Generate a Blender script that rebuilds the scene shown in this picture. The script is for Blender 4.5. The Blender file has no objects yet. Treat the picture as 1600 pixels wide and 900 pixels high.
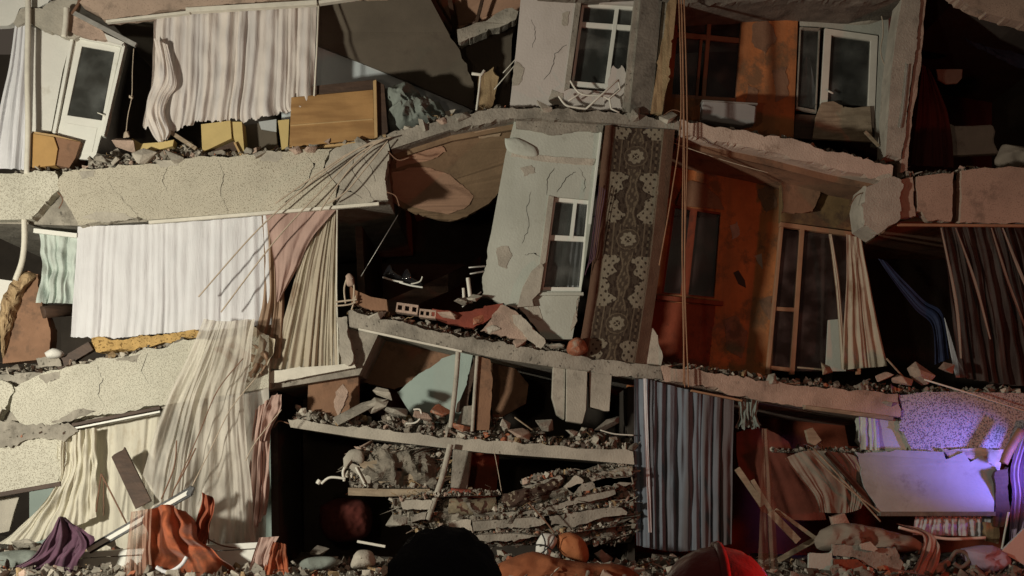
import bpy, bmesh, math, random
from mathutils import Vector, noise as NZ
from mathutils.geometry import tessellate_polygon
sc = bpy.context.scene
C = sc.collection
R = math.radians
rnd = random.Random(7)

# ------------------------------------------------------------ camera, night sky, lamps, exposure
cam_d = bpy.data.cameras.new('camera')
cam = bpy.data.objects.new('camera', cam_d)
C.objects.link(cam)
cam.location = (0, -20, 1.9)
cam.rotation_euler = (R(90), 0, 0)
cam_d.lens = 45
cam_d.sensor_width = 36
cam_d.shift_y = 0.18125
cam_d.clip_end = 2000
sc.camera = cam
W = bpy.data.worlds.new('World')
sc.world = W
W.use_nodes = True
wn = W.node_tree
bg = wn.nodes['Background']
sky = wn.nodes.new('ShaderNodeTexSky')
sky.sky_type = 'NISHITA'
sky.sun_disc = False
sky.sun_elevation = R(-4)
sky.sun_rotation = R(120)
wn.links.new(sky.outputs[0], bg.inputs[0])
bg.inputs[1].default_value = 0.05
# faint warm ambient fill, added to lift the dark rooms
glow = wn.nodes.new('ShaderNodeBackground'); glow.inputs[0].default_value = (1, .80, .62, 1); glow.inputs[1].default_value = .06
addn = wn.nodes.new('ShaderNodeAddShader')
wn.links.new(bg.outputs[0], addn.inputs[0]); wn.links.new(glow.outputs[0], addn.inputs[1]); wn.links.new(addn.outputs[0], wn.nodes['World Output'].inputs[0])
def lamp(name, kind, loc, energy, col, target=None, size=.25, cone=None, blend=.5):
    d = bpy.data.lights.new(name, kind)
    d.energy = energy
    d.color = col
    if kind in ('POINT', 'SPOT'):
        d.shadow_soft_size = size
    if kind == 'SPOT':
        d.spot_size = R(cone)
        d.spot_blend = blend
    o = bpy.data.objects.new(name, d)
    C.objects.link(o)
    o.location = loc
    if target:
        o.rotation_euler = (Vector(target) - Vector(loc)).to_track_quat('-Z', 'Y').to_euler()
    return o
# rescue floodlight on the street to the left, beacons of the vehicles to the right; front fill and helmet spot are added
lamp('rescue_floodlight', 'SPOT', (-10.5, -10.0, 3.0), 6000, (1, .945, .80), (-4.0, 0, 4.2), .4, 106, 1)
lamp('front_fill', 'SPOT', (-2.3, -15.4, 3.2), 330, (1, .76, .56), (2, 0, 4.5), .3, 115, .8)  # weak warm fill from the front, added to brighten the ruin
lamp('red_beacon', 'SPOT', (9.5, -6.5, 1.6), 330, (1, .12, .05), (2.5, 0, 4), .25, 110, .8)
lamp('blue_beacon', 'SPOT', (8.7, -1.9, 1.85), 640, (.25, .20, 1), (7.1, -.2, 2.0), .12, 48, 1)
lamp('added_helmet_spot', 'SPOT', (4.4, -16.3, 2.0), 1000, (1, .02, .02), (.62, -16.85, 1.68), .08, 17, .5)  # added spot that reddens only the right side of the helmet
vs = sc.view_settings
vs.view_transform = 'Standard'
vs.look = 'None'
vs.exposure = 0
vs.gamma = 1

# ------------------------------------------------------------ helpers
F = 2000.0
def P(px, py, Y=0.0):
    d = 20.0 + Y
    return Vector(((px - 800) / F * d, Y, 1.9 + (740 - py) / F * d))
class MB:
    def __init__(s):
        s.v = []; s.f = []; s.m = []; s.uv = None
    def add(s, vs_, fs, m=0):
        o = len(s.v)
        s.v += [Vector(v) for v in vs_]
        for f in fs:
            s.f.append(tuple(i + o for i in f)); s.m.append(m)
ORG = {}
def mesh_of(name, mb, mats, org, smooth, fixn=True):
    me = bpy.data.meshes.new(name)
    me.from_pydata([v - org for v in mb.v], [], mb.f)
    if not isinstance(mats, (list, tuple)): mats = [mats]
    for m in mats: me.materials.append(m)
    for p, mi in zip(me.polygons, mb.m):
        p.material_index = mi
        p.use_smooth = smooth
    if fixn:
        bm = bmesh.new(); bm.from_mesh(me)
        bmesh.ops.recalc_face_normals(bm, faces=bm.faces)
        bm.to_mesh(me); bm.free()
    me.update()
    return me
def tag(o, label, cat, group=None):
    o['label'] = label; o['category'] = cat
    if group: o['group'] = group
def finish(o, bevel):
    if bevel:
        b = o.modifiers.new('bevel', 'BEVEL'); b.width = bevel; b.segments = 1
        b.limit_method = 'ANGLE'; b.angle_limit = R(35)
def thing(name, label, cat, px, py, Y=0, group=None):
    o = bpy.data.objects.new(name, None); C.objects.link(o)
    o.empty_display_size = .1
    p = P(px, py, Y); o.location = p
    ORG[o] = p
    tag(o, label, cat, group)
    return o
def part(parent, name, mb, mats, label=None, smooth=False, bevel=.004, stuff=False):
    org = ORG[parent]
    o = bpy.data.objects.new(name, mesh_of(name, mb, mats, org, smooth)); C.objects.link(o)
    o.parent = parent; ORG[o] = org
    if label: o['label'] = label
    if stuff: o['kind'] = 'stuff'
    finish(o, bevel)
    return o
def solo(name, label, cat, mb, mats, group=None, smooth=False, bevel=.004):
    xs = [v.x for v in mb.v]; ys = [v.y for v in mb.v]; zs = [v.z for v in mb.v]
    org = Vector(((min(xs) + max(xs)) / 2, (min(ys) + max(ys)) / 2, min(zs)))
    o = bpy.data.objects.new(name, mesh_of(name, mb, mats, org, smooth)); C.objects.link(o)
    o.location = org; ORG[o] = org
    tag(o, label, cat, group)
    finish(o, bevel)
    return o
def kindof(o, k):
    for q in ('label', 'category'):
        if q in o: del o[q]
    o['kind'] = k
def cosub(pts, broken, amp, step=7):
    # outline with the edges listed in broken (or 'all') torn into an uneven line; also the untorn line
    out = []; st = []
    n = len(pts)
    sd = rnd.uniform(0, 90)
    for i in range(n):
        a = pts[i]; b = pts[(i + 1) % n]
        out.append(tuple(a)); st.append(tuple(a))
        if broken == 'all' or (broken and i in broken):
            L = math.hypot(b[0] - a[0], b[1] - a[1])
            dx, dy = -(b[1] - a[1]) / (L + 1e-6), (b[0] - a[0]) / (L + 1e-6)
            x = rnd.uniform(1.5, step)
            while x < L - 1.5:
                t = x / L
                q3 = Vector(((a[0] + (b[0] - a[0]) * t) * .03, (a[1] + (b[1] - a[1]) * t) * .03, sd))
                w = amp * (1.9 * NZ.noise(q3) + 1.3 * NZ.noise(q3 * 3.3) + .8 * NZ.noise(q3 * 9) + rnd.uniform(-.25, .25))
                p0 = [a[0] + (b[0] - a[0]) * t, a[1] + (b[1] - a[1]) * t]
                q = [p0[0] + dx * w, p0[1] + dy * w]
                if len(a) > 2:
                    y = a[2] + (b[2] - a[2]) * t if len(b) > 2 else a[2]
                    q.append(y); p0.append(y)
                out.append(tuple(q)); st.append(tuple(p0))
                x += rnd.choice([rnd.uniform(1.6, 4), rnd.uniform(3, step * 1.3), rnd.uniform(step, step * 2)])
    return out, st
def prism(mb, pts, Y=0.0, th=.2, holes=(), broken=None, amp=2.5, step=7, m=0, mside=None, deep=0):
    pts, st = cosub(pts, broken, amp, step)
    loops = [pts] + [list(h) for h in holes]
    sl = [st] + [list(h) for h in holes]
    fr = [[P(p[0], p[1], p[2] if len(p) > 2 else Y) for p in L] for L in loops]
    bk = [[P(p[0], p[1], p[2] if len(p) > 2 else Y) for p in L] for L in sl]
    flat2 = [[Vector((p[0], -p[1], 0)) for p in L] for L in loops]
    tri = tessellate_polygon(flat2)
    o = len(mb.v)
    allf = [v for L in fr for v in L]
    n = len(allf)
    mb.v += allf
    j = .012 if broken else 0
    rings = [0]
    if broken and th > .3:
        # the tear dies out a hand's breadth behind the front edge
        mid = [a.lerp(b, .6) for L, Q in zip(fr, bk) for a, b in zip(L, Q)]
        mb.v += [v + Vector((rnd.uniform(-j, j), .06 + rnd.random() * .05, rnd.uniform(-j, j))) for v in mid]
        rings.append(n)
        bk2 = [v for Q in bk for v in Q]
        mb.v += [v + Vector((0, .22, 0)) for v in bk2]; rings.append(2 * n)
        mb.v += [v + Vector((0, th, -deep)) for v in bk2]; rings.append(3 * n)
    else:
        mb.v += [a.lerp(b, .4 if broken else 0) + Vector((rnd.uniform(-j, j), th, rnd.uniform(-j, j) - deep)) for L, Q in zip(fr, bk) for a, b in zip(L, Q)]
        rings.append(n)
    la = rings[-1]
    for t in tri:
        mb.f.append(tuple(o + i for i in t)); mb.m.append(m)
        mb.f.append(tuple(o + la + i for i in reversed(t))); mb.m.append(m)
    ms = m if mside is None else mside
    for r0, r1 in zip(rings, rings[1:]):
        s = 0
        for L in fr:
            k = len(L)
            for i in range(k):
                a = s + i; b = s + (i + 1) % k
                mb.f.append((o + r0 + a, o + r0 + b, o + r1 + b, o + r1 + a)); mb.m.append(ms)
            s += k
    return mb
def PR(pts, Y=0.0, th=.2, **k):
    return prism(MB(), pts, Y, th, **k)
def bar(mb, a, b, w, Y=0.0, th=.05, m=0):
    # straight strip from pixel a to pixel b, w pixels wide
    L = math.hypot(b[0] - a[0], b[1] - a[1])
    nx, ny = -(b[1] - a[1]) / L * w / 2, (b[0] - a[0]) / L * w / 2
    Ya = a[2] if len(a) > 2 else Y; Yb = b[2] if len(b) > 2 else Y
    return prism(mb, [(a[0] + nx, a[1] + ny, Ya), (b[0] + nx, b[1] + ny, Yb), (b[0] - nx, b[1] - ny, Yb), (a[0] - nx, a[1] - ny, Ya)], Y, th, m=m)
def catmull(pts, k=6):
    if len(pts) < 3: return [Vector(p) for p in pts]
    q = [pts[0]] + list(pts) + [pts[-1]]
    out = []
    for i in range(1, len(q) - 2):
        a, b, c, d = [Vector(x) for x in q[i - 1:i + 3]]
        for j in range(k):
            t = j / k
            out.append(.5 * ((2 * b) + (c - a) * t + (2 * a - 5 * b + 4 * c - d) * t * t + (3 * b - a - 3 * c + d) * t ** 3))
    out.append(Vector(pts[-1]))
    return out
def tubew(mb, pts, r, seg=7, m=0, smooth=True, r2=None):
    P_ = catmull(pts) if smooth else [Vector(p) for p in pts]
    o = len(mb.v); n = len(P_)
    for i, p in enumerate(P_):
        t = (P_[min(i + 1, n - 1)] - P_[max(i - 1, 0)]).normalized()
        u = t.cross(Vector((0, 1, 0)))
        if u.length < .05: u = t.cross(Vector((1, 0, 0)))
        u.normalize(); w = t.cross(u)
        rr = r if r2 is None else r + (r2 - r) * i / (n - 1)
        for k in range(seg):
            a = 2 * math.pi * k / seg
            mb.v.append(p + (u * math.cos(a) + w * math.sin(a)) * rr)
    for i in range(n - 1):
        for k in range(seg):
            a = o + i * seg + k; b = o + i * seg + (k + 1) % seg
            mb.f.append((a, b, b + seg, a + seg)); mb.m.append(m)
    mb.f.append(tuple(o + k for k in range(seg))); mb.m.append(m)
    mb.f.append(tuple(o + (n - 1) * seg + k for k in reversed(range(seg)))); mb.m.append(m)
    return mb
def tube(mb, pts, rpx, Y=0.0, **k):
    return tubew(mb, [P(p[0], p[1], p[2] if len(p) > 2 else Y) for p in pts], rpx / 100.0, **k)
def rs(poly, n):
    # resample a polyline to n+1 points
    pts = [Vector((p[0], p[1], p[2] if len(p) > 2 else 0)) for p in poly]
    if len(pts) > 2: pts = catmull(pts, 5)
    d = [0]
    for i in range(1, len(pts)): d.append(d[-1] + (pts[i] - pts[i - 1]).length)
    out = []; j = 0
    for i in range(n + 1):
        s = d[-1] * i / n
        while j < len(pts) - 2 and d[j + 1] < s: j += 1
        t = (s - d[j]) / max(1e-6, d[j + 1] - d[j])
        out.append(pts[j].lerp(pts[j + 1], min(1, max(0, t))))
    return out
def cloth(rows, Y=.1, pleats=8, amp=.06, nu=140, nv=50, seed=1, hem=0, wr=.5, grow=.3, holes=0, sag=0):
    # hanging or draped cloth through several pixel rows, folded in depth
    mb = MB()
    R_ = [rs(r, nu) for r in rows]
    cols = []
    for i in range(nu + 1):
        cols.append(rs([R_[k][i] for k in range(len(R_))], nv))
    for j in range(nv + 1):
        v = j / nv
        for i in range(nu + 1):
            u = i / nu
            q = cols[i][j]
            ph = pleats * u + 1.0 * NZ.noise(Vector((u * pleats * .45, v * .25, seed))) + .10 * NZ.noise(Vector((u * 3, v * 2.0, seed + 9)))
            s = math.sin(2 * math.pi * ph)
            s2 = math.sin(2 * math.pi * ph * 2.3 + seed)
            a = amp * (1 - grow + grow * v * 1.5) * (.75 + .5 * NZ.noise(Vector((u * 6, 0, seed + 3))))
            y = a * (.55 * s + .25 * s2 + 1.5 * NZ.noise(Vector((u * pleats * 1.9, v * .45, seed + 31))) + .18 * NZ.noise(Vector((u * pleats * 5.1, v * .8, seed + 41)))) + amp * wr * NZ.noise(Vector((u * pleats * 1.3, v * 5, seed + 5)))
            px, py = q[0], q[1]
            px += 100 * a * .22 * math.cos(2 * math.pi * ph)
            if hem and v > .9:
                py += hem * (v - .9) * 10 * (NZ.noise(Vector((u * pleats * 2.7, 4, seed))) + .5 * NZ.noise(Vector((u * pleats * 11, 4, seed))))
            p = P(px, py, Y + q[2]) + Vector((0, y, 0))
            mb.v.append(p)
    for j in range(nv):
        for i in range(nu):
            if holes and j > nv * .55 and NZ.noise(Vector((i / nu * pleats * 1.7, j / nv * 6, seed + 20))) > holes: continue
            a = j * (nu + 1) + i
            mb.f.append((a, a + 1, a + nu + 2, a + nu + 1)); mb.m.append(0)
    return mb
def heap(pts, Y, depth, seed=1, rough=.35, nr=16, na=64, fr=3.0, ridge=True, m=0, back=.05):
    # a closed mound or crumpled lump with the given outline, bulging towards the street
    mb = MB()
    cx = sum(p[0] for p in pts) / len(pts); cy = sum(p[1] for p in pts) / len(pts)
    ring = rs(list(pts) + [pts[0]], na)[:-1]
    o = 0
    mb.v.append(P(cx, cy, Y) + Vector((0, -depth, 0)))
    for k in range(1, nr + 1):
        r = k / nr
        for i in range(na):
            q = ring[i]
            base = depth * math.sqrt(max(0, 1 - r ** 2.2))
            w = P(cx + (q[0] - cx) * r, cy + (q[1] - cy) * r, Y)
            nn = NZ.noise(w * fr + Vector((seed, seed, 0)))
            n2 = NZ.noise(w * fr * 2.7 + Vector((seed, 3, 0)))
            if ridge: nn = 1 - 2.2 * abs(nn); n2 = .5 - abs(n2) * 1.5
            w.y -= base * (1 + rough * nn) + depth * rough * .45 * n2 * (1 - r ** 6)
            w.x += rough * .05 * n2; w.z += rough * .05 * nn * (r < 1)
            mb.v.append(w)
    for i in range(na):
        mb.f.append((0, 1 + i, 1 + (i + 1) % na)); mb.m.append(m)
    for k in range(nr - 1):
        for i in range(na):
            a = 1 + k * na + i; b = 1 + k * na + (i + 1) % na
            mb.f.append((a, a + na, b + na, b)); mb.m.append(m)
    # closed back
    s = 1 + (nr - 1) * na
    n0 = len(mb.v)
    for i in range(na): mb.v.append(mb.v[s + i] + Vector((0, back, 0)))
    for i in range(na):
        mb.f.append((s + i, n0 + i, n0 + (i + 1) % na, s + (i + 1) % na)); mb.m.append(m)
    mb.f.append(tuple(n0 + i for i in range(na))); mb.m.append(m)
    return mb
# stock of broken lumps
LUMPS = []
for i in range(26):
    bm = bmesh.new()
    k = 9 + i % 5
    flat = [1, .75, .45, .3][i % 4]
    for j in range(k):
        v = Vector((rnd.uniform(-1, 1), rnd.uniform(-1, 1), rnd.uniform(-1, 1)))
        v = v / max(.6, max(abs(v.x), abs(v.y), abs(v.z)))
        v.z *= flat
        bm.verts.new(v * .5)
    g = bmesh.ops.convex_hull(bm, input=bm.verts)
    bmesh.ops.delete(bm, geom=[e for e in g['geom_interior'] if isinstance(e, bmesh.types.BMVert)], context='VERTS')
    bm.verts.ensure_lookup_table()
    for n_, v in enumerate(bm.verts): v.index = n_
    LUMPS.append(([v.co.copy() for v in bm.verts], [[v.index for v in f.verts] for f in bm.faces]))
    bm.free()
from mathutils import Euler, Matrix
def lump(mb, c, s, m=0, rot=None, tall=(1, 1, 1), k=None):
    vs_, fs = LUMPS[rnd.randrange(len(LUMPS)) if k is None else k]
    M = (rot or Euler((rnd.uniform(-3, 3), rnd.uniform(-3, 3), rnd.uniform(-3, 3)))).to_matrix()
    mb.add([Vector(c) + M @ Vector((v.x * s * tall[0], v.y * s * tall[1], v.z * s * tall[2])) for v in vs_], fs, m)
def pathpt(path, t):
    L = [0]
    for i in range(1, len(path)): L.append(L[-1] + math.hypot(path[i][0] - path[i - 1][0], path[i][1] - path[i - 1][1]))
    s = t * L[-1]
    for i in range(1, len(path)):
        if s <= L[i] or i == len(path) - 1:
            q = (s - L[i - 1]) / max(1e-6, L[i] - L[i - 1])
            return (path[i - 1][0] + (path[i][0] - path[i - 1][0]) * q, path[i - 1][1] + (path[i][1] - path[i - 1][1]) * q)
def rubble(path, n, h=.2, Y=(-.02, .7), size=(.02, .12), mats=None, w=(6, 5, 2.4, .5, 2.2, .8, 1), seed=3, sticks=.12, base=None):
    # debris lying on a slab whose upper edge follows path (pixels at the facade)
    mb = MB()
    nm = len(w)
    for i in range(n):
        t = rnd.random()
        px, py = pathpt(path, t)
        p = P(px, py, 0)
        hh = h * max(.15, .55 + .9 * NZ.noise(Vector((px * .02, seed, 1))))
        y = rnd.uniform(*Y)
        s = size[0] + (size[1] - size[0]) * rnd.random() ** 3.6
        z = rnd.random() ** 1.4 * hh * min(1, .35 + (y - Y[0]) * 2.5)
        m = rnd.choices(range(nm), w)[0]
        c = p + Vector((0, y, z + s * .25))
        if rnd.random() < sticks:
            lump(mb, c, s, m, Euler((rnd.uniform(-.3, .3), rnd.uniform(-.5, .5), rnd.uniform(-3, 3))), (2.6, .35, .35))
        else:
            lump(mb, c, s, m)
        if i % 55 == 0:
            q = [c + Vector((rnd.uniform(-.03, .03), 0, 0))]
            for kk in range(4): q.append(q[-1] + Vector((rnd.uniform(-.09, .09), rnd.uniform(-.05, .03), rnd.uniform(-.03, .06))))
            tubew(mb, q, rnd.choice([.003, .004, .006]), seg=5, m=rnd.choice([2, 4, 5]))
    # the packed dust below
    k = 60
    for i in range(k):
        for j in range(4):
            px, py = pathpt(path, i / (k - 1))
            hh = h * max(.15, .55 + .9 * NZ.noise(Vector((px * .02, seed, 1)))) * [.02, .38, .5, .3][j]
            hh *= .8 + .6 * NZ.noise(Vector((px * .15, j, seed)))
            y = Y[0] + (Y[1] - Y[0]) * [0.03, .3, .6, 1][j]
            mb.v.append(P(px, py, 0) + Vector((0, y, hh - .012)))
    o = len(mb.v) - k * 4
    for i in range(k - 1):
        for j in range(3):
            a = o + i * 4 + j
            mb.f.append((a, a + 4, a + 5, a + 1)); mb.m.append(0)
    return mb

# ------------------------------------------------------------ materials
def N(nt, t, **k):
    n = nt.nodes.new(t)
    for a, b in k.items(): setattr(n, a, b)
    return n
def mat(name, col, rough=.85, var=.25, scale=2.5, bump=.25, bscale=40, spots=None, stain=None, metal=0, spec=.3,
        streak=None, sheen=0, trans=0, alpha=1, coat=0, weave=0, cols=None):
    m = bpy.data.materials.new(name)
    m.use_nodes = True
    nt = m.node_tree; L = nt.links
    b = nt.nodes['Principled BSDF']; out = nt.nodes['Material Output']
    tc = N(nt, 'ShaderNodeTexCoord'); co = tc.outputs['Object']
    n1 = N(nt, 'ShaderNodeTexNoise'); n1.inputs['Scale'].default_value = scale; n1.inputs['Detail'].default_value = 8
    n1.inputs['Roughness'].default_value = .62
    L.new(co, n1.inputs['Vector'])
    rp = N(nt, 'ShaderNodeValToRGB')
    c2 = cols or [tuple(x * (1 - var) for x in col), tuple(min(1, x * (1 + var * .7)) for x in col)]
    rp.color_ramp.elements[0].position = .32; rp.color_ramp.elements[0].color = (*c2[0], 1)
    rp.color_ramp.elements[1].position = .68; rp.color_ramp.elements[1].color = (*c2[1], 1)
    L.new(n1.outputs[0], rp.inputs[0])
    cur = rp.outputs[0]
    def mix(f, c, cur, amt=1.0):
        mx = N(nt, 'ShaderNodeMix', data_type='RGBA')
        if amt != 1.0:
            ml = N(nt, 'ShaderNodeMath', operation='MULTIPLY'); ml.inputs[1].default_value = amt
            L.new(f, ml.inputs[0]); f = ml.outputs[0]
        L.new(f, mx.inputs[0]); L.new(cur, mx.inputs[6]); mx.inputs[7].default_value = (*c, 1)
        return mx.outputs[2]
    if stain:
        n2 = N(nt, 'ShaderNodeTexNoise'); n2.inputs['Scale'].default_value = stain[1]; n2.inputs['Detail'].default_value = 10
        n2.inputs['Roughness'].default_value = .7
        mp = N(nt, 'ShaderNodeMapping'); mp.inputs['Location'].default_value = (3, 7, 1)
        if len(stain) > 3: mp.inputs['Scale'].default_value = stain[3]
        L.new(co, mp.inputs[0]); L.new(mp.outputs[0], n2.inputs['Vector'])
        r2 = N(nt, 'ShaderNodeValToRGB')
        r2.color_ramp.elements[0].position = stain[2]; r2.color_ramp.elements[1].position = stain[2] + .1
        L.new(n2.outputs[0], r2.inputs[0])
        cur = mix(r2.outputs[0], stain[0], cur, .85)
    bsrc = None
    if spots:
        v = N(nt, 'ShaderNodeTexNoise'); v.inputs['Scale'].default_value = spots[1]; v.inputs['Detail'].default_value = 2
        L.new(co, v.inputs['Vector'])
        r3 = N(nt, 'ShaderNodeValToRGB')
        r3.color_ramp.elements[0].position = spots[2]; r3.color_ramp.elements[1].position = spots[2] + .06
        L.new(v.outputs[0], r3.inputs[0])
        cur = mix(r3.outputs[0], spots[0], cur)
        bsrc = r3.outputs[0]
    if streak:
        mp = N(nt, 'ShaderNodeMapping'); mp.inputs['Scale'].default_value = streak[1]
        L.new(co, mp.inputs[0])
        n4 = N(nt, 'ShaderNodeTexNoise'); n4.inputs['Scale'].default_value = 1; n4.inputs['Detail'].default_value = 6
        L.new(mp.outputs[0], n4.inputs['Vector'])
        r4 = N(nt, 'ShaderNodeValToRGB')
        r4.color_ramp.elements[0].position = .45; r4.color_ramp.elements[1].position = .6
        L.new(n4.outputs[0], r4.inputs[0])
        cur = mix(r4.outputs[0], streak[0], cur, streak[2] if len(streak) > 2 else .7)
    L.new(cur, b.inputs['Base Color'])
    b.inputs['Roughness'].default_value = rough
    b.inputs['Metallic'].default_value = metal
    b.inputs['Specular IOR Level'].default_value = spec
    b.inputs['Coat Weight'].default_value = coat
    if sheen: b.inputs['Sheen Weight'].default_value = sheen
    if bump:
        n5 = N(nt, 'ShaderNodeTexNoise'); n5.inputs['Scale'].default_value = bscale; n5.inputs['Detail'].default_value = 8
        L.new(co, n5.inputs['Vector'])
        bp = N(nt, 'ShaderNodeBump'); bp.inputs['Strength'].default_value = bump; bp.inputs['Distance'].default_value = .02
        L.new(n5.outputs[0], bp.inputs['Height'])
        nrm = bp.outputs[0]
        if bsrc:
            bp2 = N(nt, 'ShaderNodeBump'); bp2.inputs['Strength'].default_value = .6; bp2.inputs['Distance'].default_value = .01
            bp2.invert = True
            L.new(bsrc, bp2.inputs['Height']); L.new(nrm, bp2.inputs['Normal']); nrm = bp2.outputs[0]
        if weave:
            mp = N(nt, 'ShaderNodeMapping'); mp.inputs['Scale'].default_value = (weave, weave, weave * .12)
            L.new(co, mp.inputs[0])
            n6 = N(nt, 'ShaderNodeTexNoise'); n6.inputs['Scale'].default_value = 1; n6.inputs['Detail'].default_value = 4
            L.new(mp.outputs[0], n6.inputs['Vector'])
            bp3 = N(nt, 'ShaderNodeBump'); bp3.inputs['Strength'].default_value = .5; bp3.inputs['Distance'].default_value = .015
            L.new(n6.outputs[0], bp3.inputs['Height']); L.new(nrm, bp3.inputs['Normal']); nrm = bp3.outputs[0]
        L.new(nrm, b.inputs['Normal'])
    last = b.outputs[0]
    if trans:
        t = N(nt, 'ShaderNodeBsdfTranslucent'); L.new(cur, t.inputs[0])
        ms = N(nt, 'ShaderNodeMixShader'); ms.inputs[0].default_value = trans
        L.new(last, ms.inputs[1]); L.new(t.outputs[0], ms.inputs[2]); last = ms.outputs[0]
    if alpha < 1:
        t = N(nt, 'ShaderNodeBsdfTransparent')
        ms = N(nt, 'ShaderNodeMixShader')
        # thin threads: the weave is denser here and there
        n7 = N(nt, 'ShaderNodeTexNoise'); n7.inputs['Scale'].default_value = 1
        mp = N(nt, 'ShaderNodeMapping'); mp.inputs['Scale'].default_value = (5, 5, 1.6)
        L.new(co, mp.inputs[0]); L.new(mp.outputs[0], n7.inputs['Vector'])
        mr = N(nt, 'ShaderNodeMapRange'); mr.inputs['From Min'].default_value = .3; mr.inputs['From Max'].default_value = .7
        mr.inputs['To Min'].default_value = min(1, (1 - alpha) * 1.6); mr.inputs['To Max'].default_value = (1 - alpha) * .4
        L.new(n7.outputs[0], mr.inputs['Value']); L.new(mr.outputs[0], ms.inputs[0])
        L.new(last, ms.inputs[1]); L.new(t.outputs[0], ms.inputs[2]); last = ms.outputs[0]
    L.new(last, out.inputs['Surface'])
    return m
def glassmat(name, col, alpha=.5, rough=.06):
    m = bpy.data.materials.new(name); m.use_nodes = True
    nt = m.node_tree; L = nt.links
    b = nt.nodes['Principled BSDF']
    b.inputs['Base Color'].default_value = (*col, 1); b.inputs['Roughness'].default_value = rough
    b.inputs['Specular IOR Level'].default_value = .8
    tc = N(nt, 'ShaderNodeTexCoord')
    n = N(nt, 'ShaderNodeTexNoise'); n.inputs['Scale'].default_value = 1.2; n.inputs['Detail'].default_value = 6
    L.new(tc.outputs['Object'], n.inputs['Vector'])
    r = N(nt, 'ShaderNodeMapRange'); r.inputs['From Min'].default_value = .35; r.inputs['From Max'].default_value = .75
    r.inputs['To Min'].default_value = alpha * .7; r.inputs['To Max'].default_value = min(1, alpha * 1.5)
    L.new(n.outputs[0], r.inputs['Value']); L.new(r.outputs[0], b.inputs['Alpha'])
    cr = N(nt, 'ShaderNodeValToRGB'); cr.color_ramp.elements[0].position = .42; cr.color_ramp.elements[1].position = .75  # paler clouds put dust and a foggy reflection into the glass colour
    cr.color_ramp.elements[0].color = (*col, 1); cr.color_ramp.elements[1].color = (*[min(1, x * 2.2 + .06) for x in col], 1)
    n2 = N(nt, 'ShaderNodeTexNoise'); n2.inputs['Scale'].default_value = 2.4; n2.inputs['Detail'].default_value = 5
    L.new(tc.outputs['Object'], n2.inputs['Vector']); L.new(n2.outputs[0], cr.inputs[0]); L.new(cr.outputs[0], b.inputs['Base Color'])
    rr = N(nt, 'ShaderNodeMapRange'); rr.inputs['To Min'].default_value = .02; rr.inputs['To Max'].default_value = .5
    L.new(n2.outputs[0], rr.inputs['Value']); L.new(rr.outputs[0], b.inputs['Roughness'])
    return m
M = {}
M['render'] = mat('speckled_render', (.485, .45, .36), .95, .14, 1.2, .5, 60, spots=((.27, .23, .165), 62, .60), stain=((.35, .31, .24), 1.1, .58))
M['render2'] = mat('pale_speckled_render', (.55, .53, .44), .95, .12, 1.2, .5, 60, spots=((.36, .33, .26), 70, .57), stain=((.40, .38, .30), 1.3, .60))
M['renderpink'] = mat('pinkish_render', (.44, .33, .255), .95, .18, 1.4, .4, 50, spots=((.30, .22, .17), 50, .60), stain=((.22, .17, .13), 1.8, .58))
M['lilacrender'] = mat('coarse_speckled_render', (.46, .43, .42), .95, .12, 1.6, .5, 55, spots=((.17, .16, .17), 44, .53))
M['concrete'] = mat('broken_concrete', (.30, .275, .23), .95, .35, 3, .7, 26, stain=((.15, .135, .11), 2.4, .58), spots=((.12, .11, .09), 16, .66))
M['concrete2'] = mat('pale_concrete', (.40, .37, .31), .95, .25, 2.2, .5, 34, stain=((.2, .18, .15), 2.0, .58))
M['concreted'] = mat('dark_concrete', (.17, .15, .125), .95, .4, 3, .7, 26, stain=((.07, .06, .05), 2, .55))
M['wallwhite'] = mat('white_wall_paint', (.66, .65, .60), .85, .1, .8, .2, 30, stain=((.48, .45, .38), 1.6, .64))
M['wallpink'] = mat('pale_warm_grey_wall_paint', (.56, .52, .48), .88, .12, .7, .25, 30, stain=((.42, .37, .33), 1.4, .60), streak=((.46, .42, .37), (2.5, 2.5, .5), .3))
M['wallgreen'] = mat('pale_grey_green_wall_paint', (.47, .49, .43), .88, .14, .7, .3, 30, stain=((.30, .30, .25), 1.3, .60), streak=((.36, .37, .31), (2.5, 2.5, .5), .35))
M['wallmint'] = mat('mint_wall_paint', (.36, .44, .40), .85, .12, 1.1, .15, 40, stain=((.2, .24, .21), 1.5, .62))
M['wallblue'] = mat('greyish_blue_wall_paint', (.40, .42, .42), .88, .2, 1.0, .3, 24, stain=((.25, .25, .24), 1.5, .54), streak=((.30, .31, .31), (2, 2, .7), .4))
M['wallorange'] = mat('orange_wall_paint', (.50, .185, .066), .92, .3, 1.3, .4, 24, stain=((.17, .10, .055), 1.9, .50), streak=((.22, .12, .06), (3, 3, .6), .5))
M['wallred'] = mat('dark_red_wall_paint', (.24, .06, .03), .92, .3, 1.3, .4, 24, stain=((.12, .04, .025), 1.9, .54))
M['wallbrown'] = mat('brown_wall_paint', (.25, .14, .085), .92, .3, 1.2, .4, 24, stain=((.12, .075, .05), 1.9, .54))
M['ceiling'] = mat('brown_stained_ceiling', (.24, .16, .095), .9, .3, .9, .25, 22, stain=((.13, .08, .05), 1.0, .55))
M['plasterpink'] = mat('bare_pink_plaster', (.40, .24, .16), .9, .15, 1.5, .25, 30)
M['plastertan'] = mat('bare_tan_plaster', (.42, .31, .21), .9, .15, 1.5, .25, 30)
M['greybrown'] = mat('grey_brown_ceiling_paint', (.105, .088, .066), .9, .2, 1.2, .2, 40, stain=((.08, .065, .05), 1.4, .6))
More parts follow.
